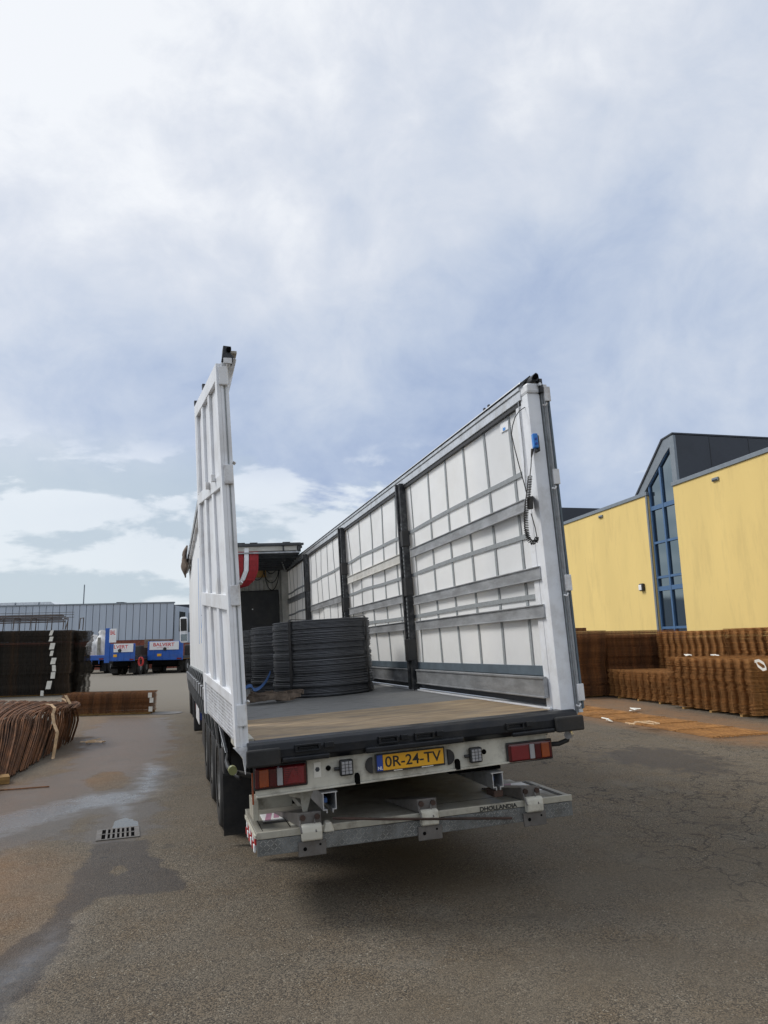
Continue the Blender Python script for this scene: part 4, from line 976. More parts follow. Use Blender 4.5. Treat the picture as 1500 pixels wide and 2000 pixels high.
# local frame: +y along wall (s), +x away from camera, z up
zt = wall_uv(1312, 944)[1]; sR = wall_uv(1312, 944)[0]; sL = wall_uv(1260, 963)[0]; sE = wall_uv(1095, 1020)[0]
sM = (wall_uv(1315, 984)[0]+wall_uv(1343, 1225)[0])/2; sLm = (wall_uv(1262, 997)[0]+wall_uv(1290, 1226)[0])/2
part('rendered_wall', MB().box(0, .35, -6, sM, 0, zt-.12), 'yellow', YB, .01)
part('rendered_wall', MB().box(0, .35, sLm, 44, 0, zt-.12), 'yellow', YB, .01)
part('parapet_trim', MB().box(-.05, .40, -6.05, sM+.04, zt-.12, zt+.03), 'greyframe', YB, .01)
part('parapet_trim', MB().box(-.05, .40, sLm-.04, 44.05, zt-.12, zt+.03), 'greyframe', YB, .01)
part('roof', MB().box(.4, 14, -6, 44, zt-.6, zt-.35), 'claddark', YB)
gx0 = .13
# stairwell: glazed gable between the two walls
P_ap = wall_uv(1312, 849, DW+gx0-.05); P_tl = wall_uv(1296, 859, DW+gx0-.05); P_lo = wall_uv(1244, 966, DW+gx0-.05); sA = P_ap[0]
part('stair_side_wall', MB().box(gx0-.03, 9.0, sA-.10, sA, zt-.3, P_ap[1]-.02), 'claddark', YB)
for k in range(3): part('cladding_joint', MB().box(1.6+k*1.75, 1.62+k*1.75, sA-.106, sA-.10, zt-.3, P_ap[1]-.04), 'ink', YB)
part('stair_corner_trim', MB().box(gx0-.10, gx0+.0, sA-.12, sA+.16, zt-.2, P_ap[1]-.05), 'greyframe', YB)
gl = [(sA+.16, 1.7), (sLm, 1.7), (P_lo[0]-.35, zt), (P_tl[0]-.0, P_tl[1]-.35), (sA+.16, P_ap[1]-.45)]
rake = MB().prism([(P_lo[0]+.05, P_lo[1]-.15), (P_lo[0]-.42, P_lo[1]-.15), (P_tl[0]+.02-.0, P_tl[1]-.62), (sA+.15, P_ap[1]-.42), (sA-.1, P_ap[1]-.02), (sA+.02, P_ap[1]), (P_tl[0]+.05, P_tl[1])], gx0-.09, gx0+.1, 'x')
part('rake_trim', rake, 'greyframe', YB)
part('stair_roof', MB().prism([(P_lo[0]+.12, P_lo[1]-.1), (P_tl[0]+.08, P_tl[1]+.05), (sA-.12, P_ap[1]+.06), (sA-.12, P_ap[1]+.0), (P_tl[0]+.02, P_tl[1]-.0), (P_lo[0]+.06, P_lo[1]-.15)], gx0-.13, 9.0, 'x'), 'claddark', YB)
win = part('stair_window', MB().box(gx0+.16, gx0+.2, sM-.2, sLm+.2, .6, 1.0), 'dblack', YB, label='tall blue framed stair window')
mid = (sA+.16+sLm)/2-.02
vz = [1.85, wall_uv(1283, 1151, DW+gx0)[1], wall_uv(1281, 1129, DW+gx0)[1], wall_uv(1272, 1063, DW+gx0)[1], wall_uv(1264, 997, DW+gx0)[1]]
vz[0] = wall_uv(1300, 1226, DW+gx0)[1]
s_l, s_r = sLm-.03, sM+.02
def pane(poly): part('pane', MB().prism(poly, gx0+.02, gx0+.03, 'x'), 'glass', win)
for a, b in zip([.9]+vz[:-1], vz):
    pane([(s_r, a), (mid-.01, a), (mid-.01, b), (s_r, b)]); pane([(mid+.01, a), (s_l, a), (s_l, b), (mid+.01, b)])
def rake_z(s): 
    (s0, z0), (s1, z1) = (P_lo[0]-.36, P_lo[1]-.1), (P_tl[0], P_tl[1]-.5)
    return z0+(s-s0)/(s1-s0)*(z1-z0)
pane([(mid+.01, vz[-1]), (s_l, vz[-1]), (s_l, rake_z(s_l)), (mid+.01, rake_z(mid+.01))])
pane([(s_r, vz[-1]), (mid-.01, vz[-1]), (mid-.01, rake_z(mid)), (sA+.16, rake_z(sA+.16)), (s_r, rake_z(sA+.16))])
for i, z in enumerate(vz):
    w = .085 if i in (1, 4) else .045
    part('window_bar', MB().box(gx0-.045, gx0+.03, s_r, s_l, z-w, z+w), 'bluewin', win)
part('window_bar', MB().box(gx0-.055, gx0+.03, mid-.045, mid+.045, .9, rake_z(mid)), 'bluewin', win)
part('window_bar', MB().box(gx0-.05, gx0+.03, s_l-.07, s_l, .9, rake_z(s_l)), 'bluewin', win)
part('window_bar', MB().prism([(s_l, rake_z(s_l)), (s_l, rake_z(s_l)-.16), (sA+.16, rake_z(sA+.16)-.16), (sA+.16, rake_z(sA+.16))], gx0-.05, gx0+.03, 'x'), 'bluewin', win)
part('window_reveal', MB().box(-.02, .02, sLm-.002, sLm+.10, 0, zt-.12), 'greyframe', YB)
part('stair_back', MB().box(gx0+.3, 8.9, sA, sLm+.4, 0, zt), 'claddark', YB)
sB_ = 34.0; r_ = ray(1092, 991); tB = sB_/(r_[0]*wd_[0]+r_[1]*wd_[1])
part('rear_dark_block', MB().box(.45, 14, sB_, sB_+10, zt-.4, (Cw+r_*tB)[2]), 'claddark', YB)
for (u, v) in ((1174, 1009), (1398, 936)):
    s_, z_ = wall_uv(u, v); vv = part('wall_vent', MB().box(-.06, .0, s_-.16, s_+.16, z_-.06, z_+.06), 'greyframe', YB, .01); part('vent_slot', MB().box(-.07, -.06, s_-.13, s_+.13, z_-.045, z_-.01), 'ink', vv)
s_, z_ = wall_uv(1256, 1147)
wl = part('wall_lamp', MB().box(-.12, .0, s_-.13, s_+.13, z_-.15, z_+.15), 'plastic', YB, .03); part('lamp_glass', MB().box(-.15, -.115, s_-.08, s_+.11, z_-.12, z_+.10), 'wht', wl, .03)
# ------------------------------------------------------------------ stacks of welded mesh
def bar(q, p0, p1, r): q.tube([p0, p1], r, 4)
def sheet_mesh(name, lx, ly, pitch, m, r=.0058, over=.03, pb=None, stub=False):
    q = MB(); pb = pb or pitch
    nx_ = int(round((lx-2*over)/pitch)); ny_ = int(round((ly-2*over)/pb))
    for i in range(nx_+1):
        x = over+i*(lx-2*over)/nx_+(.09 if stub and i == 0 else 0); bar(q, (x+random.uniform(-.006, .006), 0, 0), (x+random.uniform(-.02, .02), ly, 0), r)
    for j in range(ny_+1):
        if stub:
            yc = over+j*(ly-2*over)/ny_
            for o_ in (-.070, -.042, -.014, .014, .042, .070):
                y = yc+o_+random.uniform(-.012, .012); z = random.uniform(-.002, .003)+2*r
                xs = random.uniform(-.012, .012)
                bar(q, (xs, y, z), (.20, y, z), r); 
    for j in range(ny_+1): y = over+j*(ly-2*over)/ny_; bar(q, (0, y+random.uniform(-.006, .006), 2*r*.95), (lx, y+random.uniform(-.008, .008), 2*r*.95), r)
    return q.mesh(name, m)
def stack(loc, rz, lx, ly, h, pitch, label, m='rust', step=.021, r=.0058, group=None, jit=.014, pb=None, over=.035, bundles=0, timber=True, stub=False):
    E = empty('mesh_stack', loc, rz, label, 'mesh stack', group or 'stacks of steel reinforcing mesh')
    mm_ = [sheet_mesh('steel_mesh', lx, ly, pitch, m, r, over, pb, stub) for _ in range(4)]
    n = int(h/step); dx = dy = 0
    if timber:
        for k in range(3):
            y = ly*(.15+.35*k); part('timber_batten', MB().box(.02, lx-.02, y-.04, y+.04, .0, .05), 'timber', E)
    z = .055 if timber else .01
    st = (h-z)/n
    for k in range(n):
        dx = dx*.8+random.gauss(0, jit*.5); dy = dy*.8+random.gauss(0, jit)
        if bundles and k % bundles == 0: ox, oy = random.uniform(-.05, .05), random.uniform(-.06, .06)
        elif not bundles: ox = oy = 0
        o = link('steel_mesh', mm_[random.randrange(4)], E)
        o.location = (dx+ox+random.uniform(-.01, .01), dy+oy+random.uniform(-.02, .02), z+k*st)
        o.rotation_euler = (random.gauss(0, .0012), random.gauss(0, .0018*min(1, 1.2/lx)), random.gauss(0, .0035*min(1, 2.4/max(lx, ly))))
    return E
def wrap(pts, wv, loc=None, nm='packing_band', m='band', label=None, cat=None):
    return tag(part(nm, MB().ribbon(pts, wv, .004), m, None), label, cat)
C1, C0 = gp(1475, 1404), gp(1312, 1382); B1, B0 = gp(1307, 1378), gp(1192, 1362)
def stack_along(P0, P1, depth, h, **k):       # P0 near end, P1 far end of the visible face; depth goes to +x
    d = P1[:2]-P0[:2]; Ln = np.linalg.norm(d); rz = math.atan2(-d[0], d[1])
    return stack((P0[0], P0[1], 0), rz, depth, Ln, h, pitch=k.pop('pitch', .15), stub=True, over=.06, step=.029, r=.0078, **k), Ln
sC, lC = stack_along(C1, C0, 2.3, 1.27, label='brown rusty mesh stack nearest the camera on the right, its dark end face showing', jit=.012, pb=.30)
sB, lB = stack_along(B1, B0, 1.9, .84, label='low rusty mesh stack in the middle of the right hand row', jit=.012, pb=.32)
# back row
A2n = onax(1640, 1228, 0, 12.9); hA = onax(1400, 1228, 0, 12.9)[2]
a2f = onax(1282, 1229, 0, 12.9)
def at_x(u, v, x): p = onax(u, v, 0, x); return np.array([p[0], p[1], 0])
p0 = at_x(1620, 1228, 12.8); p1 = at_x(1412, 1228, 12.9); p2 = at_x(1406, 1228, 12.9); p3 = at_x(1282, 1230, 13.0)
sA2, _ = stack_along(p0, p1, 1.5, hA, label='tall orange rusty mesh stack at the right edge behind the nearest stack', jit=.012, pb=.30, timber=False)
sA3, _ = stack_along(p2, p3, 1.5, hA-.03, label='tall orange rusty mesh stack in front of the stair window', jit=.012, pb=.30, timber=False)
A1a = gp(1085, 1366); A1b = gp(1190, 1361)
zA = 2.03
def stack_front(P0, P1, depth, h, **k):       # visible face runs P0 -> P1 (left to right), depth goes away
    d = P1[:2]-P0[:2]; Ln = np.linalg.norm(d); rz = math.atan2(d[1], d[0])
    E = stack((P0[0], P0[1], 0), rz, Ln, depth, h, pitch=k.pop('pitch', .30), **k)
    E.rotation_euler[0] = .008
    return E
dA = (A1b-A1a)/np.linalg.norm(A1b-A1a)
sA1 = stack_front(A1a, A1b, 2.4, zA, label='tall dark rusty mesh stack just right of the trailer corner', m='rust2', pb=.15, jit=.01, bundles=14)
A1c = A1b+dA*.05; A1d = A1b+dA*2.75
sA0 = stack_front(A1c, A1d, 2.4, zA-.02, label='tall shaded mesh stack behind the low stack, below the yellow wall', m='rust2', pb=.15, jit=.01, bundles=14)
tb = onax(1122, 1226, 1, 15.5)
tm_ = empty('timber_bundle', (tb[0]-.3, 15.2, zA), 0, 'small brown timber pile on top of the mesh stack by the trailer corner', 'timber')
for k in range(3): part('timber', MB().box(-.2, .55, k*.25, k*.25+.18, .005, .10), 'rust2', tm_, .01)
# loose sheets flat on the ground
mA, mB_, mC_ = gp(1395, 1443), gp(1487, 1432), gp(1128, 1397)
E = empty('mesh_sheet_pile', (mA[0], mA[1], 0), math.atan2(-(mC_-mA)[0], (mC_-mA)[1]), 'flat orange rusty mesh sheets lying on the asphalt beside the trailer', 'mesh sheets')
for k in range(2):
    o = link('steel_mesh', sheet_mesh('steel_mesh', 1.28, 6.2, .10, 'rustmat', .0075, .03, .98), E); o.location = (random.uniform(-.02, .02), random.uniform(-.1, .1), .012+k*.020); o.rotation_euler = (0, 0, random.uniform(-.006, .006))
def scrap(u, v, lab, n=5, s=.18, m='band', zc=.0):
    p = gp(u, v, zc); P = []
    for k in range(n+3): P.append((p[0]+random.uniform(-s, s), p[1]+random.uniform(-s, s)*1.3, zc+.02+random.uniform(0, .07)))
    o = tag(part('packing_band', MB().ribbon(P, (.012, .02, .008), .004), m, None), lab, 'packing band', 'loose packing bands and scraps'); return o
scrap(1262, 1417, 'crumpled tan packing band on the loose mesh sheets', 9, .2, zc=.09)
scrap(1240, 1421, 'flat tan scrap of band at the front edge of the mesh sheets', 5, .15)
scrap(1238, 1390, 'pale wire scrap on the rusty ground behind the mesh sheets', 6, .2, 'paper')
scrap(1185, 1411, 'small white scrap on the asphalt in front of the mesh sheets', 3, .1, 'paper')
scrap(180, 1453, 'tan band scrap lying right of the sagging mesh stack', 6, .25)
P = [tuple(onax(u, v, 0, C1[0]+.02)) for u, v in ((1474, 1292), (1482, 1290), (1492, 1296), (1497, 1306), (1490, 1308), (1480, 1300), (1476, 1291))]
tag(part('packing_band', MB().ribbon(P, (.0, .0, .03), .006), 'paper', None), 'loop of pale band on the top corner of the nearest right stack', 'packing band', 'loose packing bands and scraps')
for (u, v, lab) in ((1348, 1288, 'pale band end on top of the near stack, left part'), (1402, 1286, 'pale band knot on top of the near stack, middle')):
    p = onax(u, v, 0, C0[0]+.6); P = [(p[0]+random.uniform(-.1, .1), p[1]+random.uniform(-.15, .15), 1.29+random.uniform(0, .04)) for _ in range(6)]
    tag(part('packing_band', MB().ribbon(P, (.01, .02, .01), .004), 'paper', None), lab, 'packing band', 'loose packing bands and scraps')
# ------------------------------------------------------------------ left side: dark stack, spacers, sagging mesh, bundle
D0 = gp(133, 1358)
hD = 2.58
sD = stack_front(np.array([D0[0]-6.2, D0[1]+.2, 0]), D0, 2.3, hD, label='tall blackish mesh stack at the left edge with a line of white tags', m='darkmesh', pitch=.16, pb=.3, step=.026, r=.0075, jit=.012, bundles=16)
D1 = gp(150, 1357); D2 = gp(174, 1355)
sD2 = stack_front(D0+np.array([.25, .5, 0]), np.array([D2[0]-.02, D2[1]+.3, 0]), 2.3, hD-.02, label='narrow end of the dark mesh stack standing behind the tagged one', m='darkmesh', pitch=.2, pb=.3, step=.026, r=.0075, jit=.02, bundles=16)
for (u, v, w, h, a) in ((99, 1236, 5, 9, .5), (99, 1248, 6, 8, .3), (101, 1262, 8, 11, .35), (100, 1276, 5, 9, .3), (103, 1291, 8, 11, .4), (106, 1305, 6, 11, -.2), (103, 1319, 7, 11, .1), (94, 1338, 8, 14, .4), (82, 1354, 5, 9, 0)):
    p = onax(u, v, 1, D0[1]-.10); sc = 30.9/F
    q = MB().hexa([(-w*sc/2, 0, -h*sc/2), (w*sc/2, 0, -h*sc/2), (w*sc/2, .01, -h*sc/2), (-w*sc/2, .01, -h*sc/2), (-w*sc/2+a*.12, 0, h*sc/2), (w*sc/2+a*.12, 0, h*sc/2), (w*sc/2+a*.12, .01, h*sc/2), (-w*sc/2+a*.12, .01, h*sc/2)])
    o = part('white_tag', q, 'paper', sD); o.matrix_parent_inverse = Matrix.Identity(4)
    L3 = Matrix.Translation(sD.location)@Matrix.Rotation(sD.rotation_euler.z, 4, 'Z'); o.location = L3.inverted()@Vector(p)
# rebar spacers on top
sx0 = onax(-60, 1200, 1, 27.0); MT['cage'] = mat('grey_brown_rebar', (.12, .10, .09), .7, .2); SP = empty('rebar_cage', (0, 0, 0), 0, 'pale rebar cage frames lying on top of the dark mesh stack', 'rebar cage')
zt_ = hD+.03
for k, (yy, zz) in enumerate(((26.9, .52), (27.4, .60), (28.0, .66), (26.9, .33), (27.4, .42), (28.0, .5))):
    x1 = onax(128-3*(k % 3), 1205, 1, yy)[0]; part('long_bar', MB().tube([(-14, yy, zt_+zz-.12), (x1, yy, zt_+zz)], .028, 5), 'cage', SP)
for k in range(14):
    x = -13.5+k*.62
    part('stirrup', MB().tube([(x, 26.85, zt_), (x+.02, 26.87, zt_+.45), (x+.02, 28.05, zt_+.52), (x, 28.1, zt_)], .026, 4), 'cage', SP)
x1 = onax(131, 1210, 1, 26.9)[0]; part('end_leg', MB().tube([(x1-.1, 26.9, zt_+.45), (x1+.05, 26.9, zt_+.40), (x1-.05, 26.9, zt_)], .022, 5), 'cage', SP)
for k, zz in enumerate((.68, .78, .56)): part('long_bar', MB().tube([(-9, 28.3, zt_+zz-.05), (onax(145, 1200, 1, 28.3)[0], 28.3, zt_+zz)], .012, 4), 'cage', SP)
# low bundle F
f0, f1 = gp(148, 1399), gp(292, 1395)
sF = stack_front(f0-np.array([.4, -.05, 0]), f1, .8, .60, label='low long bundle of brown mesh on battens at the left of the yard', m='rust2', pitch=.16, pb=.2, step=.026, r=.0065, jit=.016)
for (u, v) in ((293, 1358), (296, 1368), (294, 1385)):
    p = onax(u, v, 1, f1[1]-.05); o = part('white_tag', MB().box(-.05, .05, -.01, .01, -.06, .07), 'paper', sF); L3 = Matrix.Translation(sF.location)@Matrix.Rotation(sF.rotation_euler.z, 4, 'Z'); o.location = L3.inverted()@Vector(p)
# sagging stack E: leaning columns of bar ends that curve down to the lower left
MT['rust3'] = mat('dark_brown_bar', (.19, .078, .028), .85, var=.4, scale=4, dirt=(.05, .028, .016), dirt_amt=.8, dscale=3, rnd=.6)
EE = empty('mesh_stack', (0, 0, 0), 0, 'slumped rusty mesh stack in the left foreground, its bars leaning in curved ribs', 'mesh stack', 'stacks of steel reinforcing mesh')
def eb(t): return gp(137-190*t, 1447+112*t, .02)                  # foot line of the slumped side
def et(t): return gp(146-250*t, 1384+52*t-8*math.sin(t*3), .70)    # where the sheets bend over
def ek(t): return gp(150-330*t, 1371-5*t, .76)                     # far edge of the top
def crm(P, n=3):
    P = [np.array(p) for p in P]; P = [2*P[0]-P[1]]+P+[2*P[-1]-P[-2]]; out = []
    for i in range(1, len(P)-2):
        for k in range(n):
            t = k/n; a, b_, c, d = P[i-1:i+3]
            out.append(.5*((2*b_)+(-a+c)*t+(2*a-5*b_+4*c-d)*t*t+(-a+3*b_-3*c+d)*t**3))
    return out+[P[-2]]
nrib = 17
for i in range(nrib):
    t0 = i/nrib*1.05-.03
    for k in range(13):
        w = (k/13); tt = t0+w*.062*.80; off = .03*math.sin(w*PI)+.012*math.sin(i*2.1); sh_ = .30*min(1, .15+tt/.35)          # ribs bulge outwards between the gaps
        j = random.uniform(-.022, .022); z = random.uniform(-.03, .012)
        A = ek(max(0, tt-.30)); B = et(tt-.05)*.45+ek(max(0, tt-.24))*.55; C_ = et(tt+.02); D = et(tt+sh_*.42)*.6+eb(tt+sh_*.46)*.4; E_ = eb(tt+sh_)
        dp_ = -.035 if k % 2 else .0; up_ = np.array([dp_*.3, 0, off+z+dp_]); sd_ = np.array([off+j+dp_*1.2, -off*.5, 0])
        P = crm([A+up_*.3, B+up_, C_+up_+sd_*.5, D+sd_*1.3+np.array([.03, 0, .02]), E_+sd_])
        part('bent_bar', MB().tube(P, random.uniform(.0085, .0115), 5, cap=False), 'rust3', EE)
for k in range(60):
    f = k/60; z = .03+.68*f; a = eb(0)*(1-f)+et(0)*f+np.array([-.03, .02, 0]); a[2] = z
    c = ek(.02)*f+eb(.0)*(1-f)+np.array([-.6*(1-f)-.1, .9, 0]); c[2] = z
    part('end_bar', MB().tube([a, c], .0085, 4), 'rust2', EE)
x_r = eb(0)[0]
co_ = []
for z_, fn in ((.02, eb), (.56, et)):
    p_, q_ = fn(0), fn(1.3); co_ += [(p_[0]-(.30 if z_ < .1 else .45), p_[1]-.1, z_), (p_[0]-3.0, p_[1]+.4, z_), (q_[0]-3.0, q_[1], z_), (q_[0]-(.5 if z_ < .1 else .8), q_[1], z_)]
part('gap_shade_filler', MB().hexa(co_), 'oxid', EE)  # near-black solid added inside so the gaps between bars look shaded
for (u, v) in ((88, 1418), (92, 1447), (95, 1470)):
    pass
def lw(pts, y): return [tuple(onax(u, v, 1, yy)) for (u, v), yy in zip(pts, y)]
bd = [(81, 1380), (90, 1375), (100, 1376), (107, 1383), (103, 1395), (105, 1412), (112, 1430), (108, 1455), (104, 1478), (102, 1492)]
tag(part('packing_band', MB().ribbon(lw(bd, np.linspace(9.5, 8.3, 10)), (.02, .03, 0), .004), 'band', None), 'tan packing band hanging down the slumped left mesh stack', 'packing band', 'loose packing bands and scraps')
bd = [(110, 1366), (122, 1364), (133, 1372), (128, 1358), (138, 1376), (134, 1385), (128, 1395), (126, 1408)]
tag(part('packing_band', MB().ribbon(lw(bd, np.linspace(10.4, 9.9, 8)), (.02, .03, 0), .004), 'band', None), 'curled tan band on the far corner of the slumped stack', 'packing band', 'loose packing bands and scraps')
p = gp(8, 1535)
tb_ = empty('timber_block', (p[0]-.25, p[1]+.05, 0), .25, 'yellowed timber beam end lying at the left edge in front of the rusty stack', 'timber')
for k in range(3): part('beam', MB().box(-.9, .3, k*.09, k*.09+.08, .003, .10), 'timber', tb_, .006)
p = gp(60, 1541); tag(part('loose_bar', MB().cyl((-.9, 0, .012), (.22, .02, .012), .009, 6), 'rust2', None), 'thin dark steel bar lying on wet asphalt by the timber', 'steel bar').location = (p[0], p[1], 0)
# ------------------------------------------------------------------ grey hall at the back left
fwd = np.array([math.sin(math.radians(17.0)), math.cos(math.radians(17.0))]); rgt = np.array([fwd[1], -fwd[0]])
def back(u, v, Z):
    r = ray(u, v); t = Z/(r[0]*fwd[0]+r[1]*fwd[1]); return Cw+r*t
ZH = 63.0
c0 = back(335, 1300, ZH); azr = math.atan2(rgt[1], rgt[0])
GB = empty('grey_hall', (c0[0], c0[1], 0), azr, 'long pale blue grey clad hall with a brick base behind the blue trucks', 'building')
zr = back(335, 1178, ZH)[2]; zb_ = back(300, 1249, ZH)[2]
part('brick_plinth', MB().box(-60, 0, .05, .4, 0, zb_), 'brick', GB)
wid = .60; k = 0; x = 0
while x > -45 and k < 76:
    part('cladding_panel', MB().box(x-wid+.05, x, 0, .08, zb_, zr), 'clad', GB); x -= wid; k += 1
part('wall_backing', MB().box(-60, 0, .081, .2, zb_, zr-.01), 'claddark', GB)
part('roof_edge', MB().box(-60, .05, -.06, .3, zr, zr+.12), 'greyframe', GB)
part('hall_body', MB().box(-60, -.1, .42, 30, 0, zr-.1), 'claddark', GB)
sw = part('side_wall', MB().box(0, .1, .3, 14, zb_-.3, zr-.2), 'clad', GB)
for k in range(4): part('side_window', MB().box(.1, .14, 1.5+k*3, 3.3+k*3, 3.2, 5.0), 'glass', GB)
part('side_base', MB().box(-.02, .08, .4, 14, 0, zb_-.3), 'brick', GB)
for u0, u1, v0 in ((227, 241, 1176), (273, 289, 1177)):
    a = back(u0, v0, ZH+2)[:2]; b = back(u1, v0, ZH+2)[:2]; xa = (a-c0[:2])@rgt; xb = (b-c0[:2])@rgt
    part('roof_unit', MB().box(xa, xb, 2, 3, zr-.05, back(u0, v0, ZH+2)[2]), 'clad' if u0 > 250 else 'claddark', GB, .03)
a = back(163, 1180, ZH+1); xa = (a[:2]-c0[:2])@rgt; part('mast', MB().cyl((xa, 1, zr), (xa, 1, back(163, 1142, ZH+1)[2]), .05, 6), 'greyframe', GB)
wt = empty('white_shed', tuple(back(0, 1300, ZH+8)[:2])+(0,), azr, 'white curved rooftop rising behind the grey hall at the far left', 'building')
x1_ = (back(105, 1178, ZH+8)-back(0, 1178, ZH+8))[:2]@rgt; zz = back(50, 1176.5, ZH+8)[2]
shd = part('roof', MB().prism([(-30, zz-3), (-30, zz), (x1_-.8, zz), (x1_-.2, zz-.35), (x1_, zz-.9), (x1_, zz-3)], 0, 6, 'y'), 'skylight', wt)
for k in range(8): part('roof_rib', MB().box(x1_-2-k*2.4, x1_-1.92-k*2.4, -.06, 0, zz-3, zz), 'greyframe', wt)
part('wall', MB().box(-30, x1_, .1, 6, 0, zz-3), 'claddark', wt)
db = empty('dark_hall', tuple(back(337, 1300, ZH+16)[:2])+(0,), azr, 'dark grey hall beyond the gap between grey hall and trailer', 'building')
zz = back(350, 1181, ZH+16)[2]
part('wall', MB().box(-1, 24, 0, 10, 0, zz-.3), mat('mid_grey_cladding', (.10, .105, .11), .6), db); part('roof_edge', MB().box(-1, 24.1, -.1, 10, zz-.3, zz), 'claddark', db)
for k in range(9): part('cladding_joint', MB().box(k*1.2, k*1.2+.06, -.02, 0, 0, zz-.3), 'claddark', db)
# ------------------------------------------------------------------ blue flatbed trucks
def flatbed(name, Z, u0, u1, vt, vb, lab, sign=None, slen=8.0):
    a = back(u0, (vt+vb)/2, Z); b = back(u1, (vt+vb)/2, Z); w = (b-a)[:2]@rgt; zt = back(u0, vt, Z)[2]; z0 = back(u0, vb, Z)[2]
    E = empty(name, (a[0], a[1], 0), azr, lab, 'truck', 'blue flatbed trucks parked by the grey hall')
    hp = part('tail_panel', MB().box(0, w, 0, .14, z0, zt), 'blue', E, .04)
    for x in (.18, .42, .62, .84): part('panel_rib', MB().box(w*x-.03, w*x+.03, -.03, 0, z0+.05, zt-.62), 'blue', hp, .01)
    part('winch', MB().cyl((w*.5, -.10, (z0+zt)/2+.12), (w*.5, 0, (z0+zt)/2+.12), .12, 12), 'plastic', hp)
    part('plate', MB().box(w*.28, w*.40, -.04, -.031, z0+.28, z0+.45), 'yplate', hp)
    part('lamp', MB().box(w*.84, w*.97, -.04, -.01, z0+.05, z0+.15), 'red', hp)
    part('flat_bed', MB().box(.05, w-.05, .15, slen, z0+.05, z0+.22), 'timber', E)
    part('chassis', MB().box(.5, w-.5, .1, slen, z0-.35, z0), 'dblack', E)
    for s in (0, w-.06): part('side_board', MB().box(s, s+.06, .16, slen, z0+.1, z0+.30), 'postb', E)
    for yy in (1.4, 2.6):
        for s in (.25, w-.25):
            q = MB().cyl((s-.22, yy, .48), (s+.22, yy, .48), .48, 20); wh = part('wheel', q, 'rubber', E, .03)
            part('hub', MB().cyl((s-.23 if s < 1 else s+.20, yy, .48), (s-.20 if s < 1 else s+.23, yy, .48), .2, 12), 'alu', wh)
    for s in (.15, w-.6): part('mud_flap', MB().box(s, s+.45, .72, .74, .15, z0-.05), 'rubber', E)
    part('cab', MB().box(.25, w-.25, slen+.2, slen+2.2, .6, 2.0), 'plastic', E, .1)
    part('under_bumper', MB().box(.3, w-.3, .25, .35, .45, .58), 'dblack', E)
    if sign:
        su0, su1, sv0, sv1, cut = sign
        xa = (back(su0, sv0, Z)-a)[:2]@rgt; xb = (back(su1, sv0, Z)-a)[:2]@rgt; za = back(su0, sv1, Z)[2]; zc = back(su0, sv0, Z)[2]
        sg = part('name_board', MB().box(xa, xb, -.07, -.03, za, zc), 'wht', E, .005)
        H = zc-za; Wd = xb-xa
        text('board_lettering', cut, 'redink', sg, (xa+Wd*(.13 if cut[0] == 'B' else .02), -.071, za+H*.42), (1, 0, 0), (0, 0, 1), width=Wd*.72, height=H*.42, bold=.02)
        text('board_small_print', 'BETONSTAAL B.V.', 'redink', sg, (xa+Wd*.25, -.071, za+H*.20), (1, 0, 0), (0, 0, 1), width=Wd*.42, height=H*.10)
    return E, w, z0, zt
t1, w1, za1, zb1 = flatbed('flatbed_truck', 50.5, 288, 357, 1253, 1290, 'blue flatbed truck with a red lettered board, nearest the trailer', (293, 350, 1253.5, 1269.5, 'BALVERT'))
t2, w2, za2, zb2 = flatbed('flatbed_truck', 48.0, 206, 263, 1258, 1292, 'blue flatbed truck behind the tall blue post, carrying timber', (223, 261, 1257.5, 1274, 'LVERT'))
tall = part('front_board', MB().box(-.06, .28, -.05, .06, za2-.1, back(206, 1227, 48)[2]), 'blue', t2, .02)
sx_ = (back(213, 1240, 48)-back(206, 1240, 48))[:2]@rgt
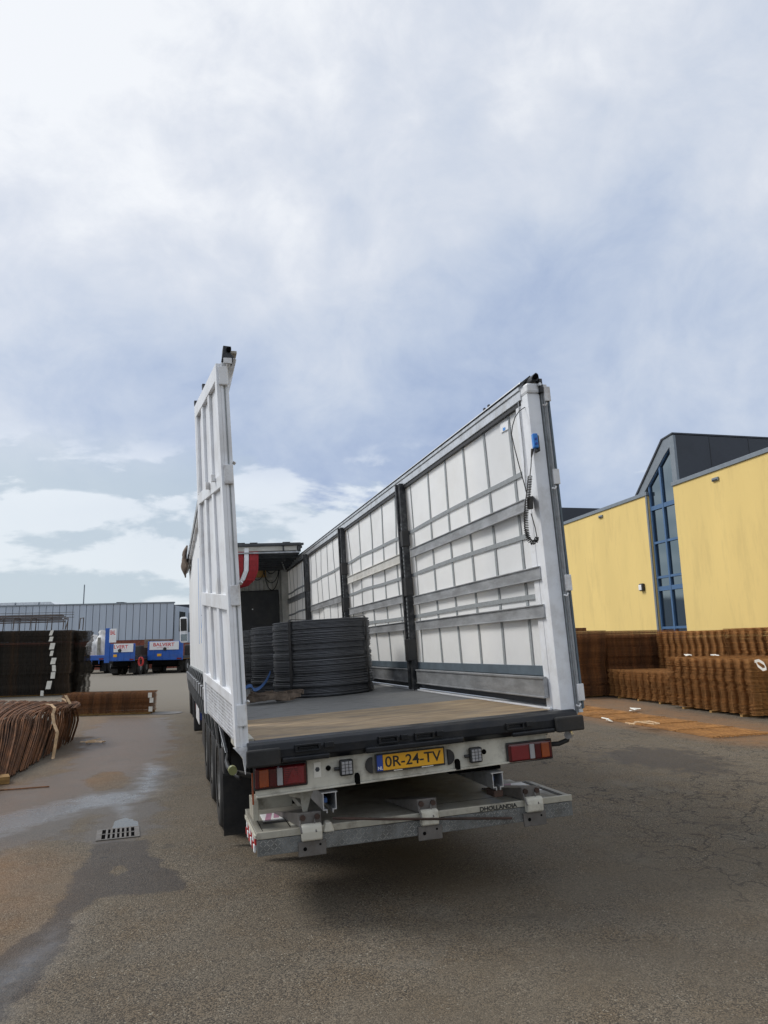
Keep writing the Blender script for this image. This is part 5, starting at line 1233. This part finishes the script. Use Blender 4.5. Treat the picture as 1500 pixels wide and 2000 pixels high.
sgv = part('name_board', MB().box(sx_, sx_+.46, -.09, -.05, back(213, 1255, 48)[2], back(213, 1228, 48)[2]), 'wht', t2)
text('board_lettering', 'BAL', 'redink', sgv, (sx_+.06, -.091, back(213, 1240, 48)[2]), (1, 0, 0), (0, 0, 1), width=.34, height=.30, bold=.02)
pl = empty('timber_load', (t2.location.x, t2.location.y, za2+.22), azr, 'grey weathered timber stacked on the middle flatbed truck', 'timber')
for k in range(4): part('timber', MB().box(1.55+(k % 2)*.40, 1.9+(k % 2)*.40, 3.0, 6.5, .62+(k//2)*.32, .92+(k//2)*.30), 'canvas', pl, .02)
hp_ = back(274, 1292, 47); HS = empty('red_hose_reel', (hp_[0], hp_[1], hp_[2]), azr, 'loop of red hose hanging at the corner of the middle truck', 'hose')
for k in range(3): part('hose_loop', MB().tube([(.14*math.cos(a)+k*.03, k*.03, .28*math.sin(a)) for a in np.linspace(0, 2*PI, 20, endpoint=False)], .022, 6, closed=True), 'rw_red', HS, smooth=True)
t3, w3, za3, zb3 = flatbed('flatbed_truck', 52.5, 140, 204, 1281, 1291, 'dark flatbed trailer carrying white bags at the far left', None)
for k in range(3):
    xk = (back(188, 1270, 52.5)-back(140, 1270, 52.5))[:2]@rgt
part('stake', MB().box(xk-.10, xk+.1, .3, .4, za3+.2, back(188, 1245, 52.5)[2]), 'steelw', t3)
for (u, sc_, lab) in ((182, 1.0, 'white woven bulk bag left of the stake on the flatbed'), (197, 1.2, 'larger white bulk bag with tied top beside the blue board')):
    p = back(u, 1290, 53.5); zbag = za3+.22; R_ = .52
    def bagf(a, b):
        th = 2*PI*a; r_ = R_*(1-.85*max(0, (b-.6)/.4)**.8+(.25 if b > .9 else 0))*(1+.10*math.sin(th*5+b*11)+.05*math.sin(th*11-b*17))*(.90+.14*math.sin(b*PI*1.1)); return (r_*math.cos(th), r_*math.sin(th), 1.65*sc_*b+.03*math.sin(th*3))
    o = tag(part('bulk_bag', MB().grid(bagf, 28, 14), 'bag', None, smooth=True), lab, 'bag', 'white bulk bags'); o.location = (p[0], p[1], zbag)
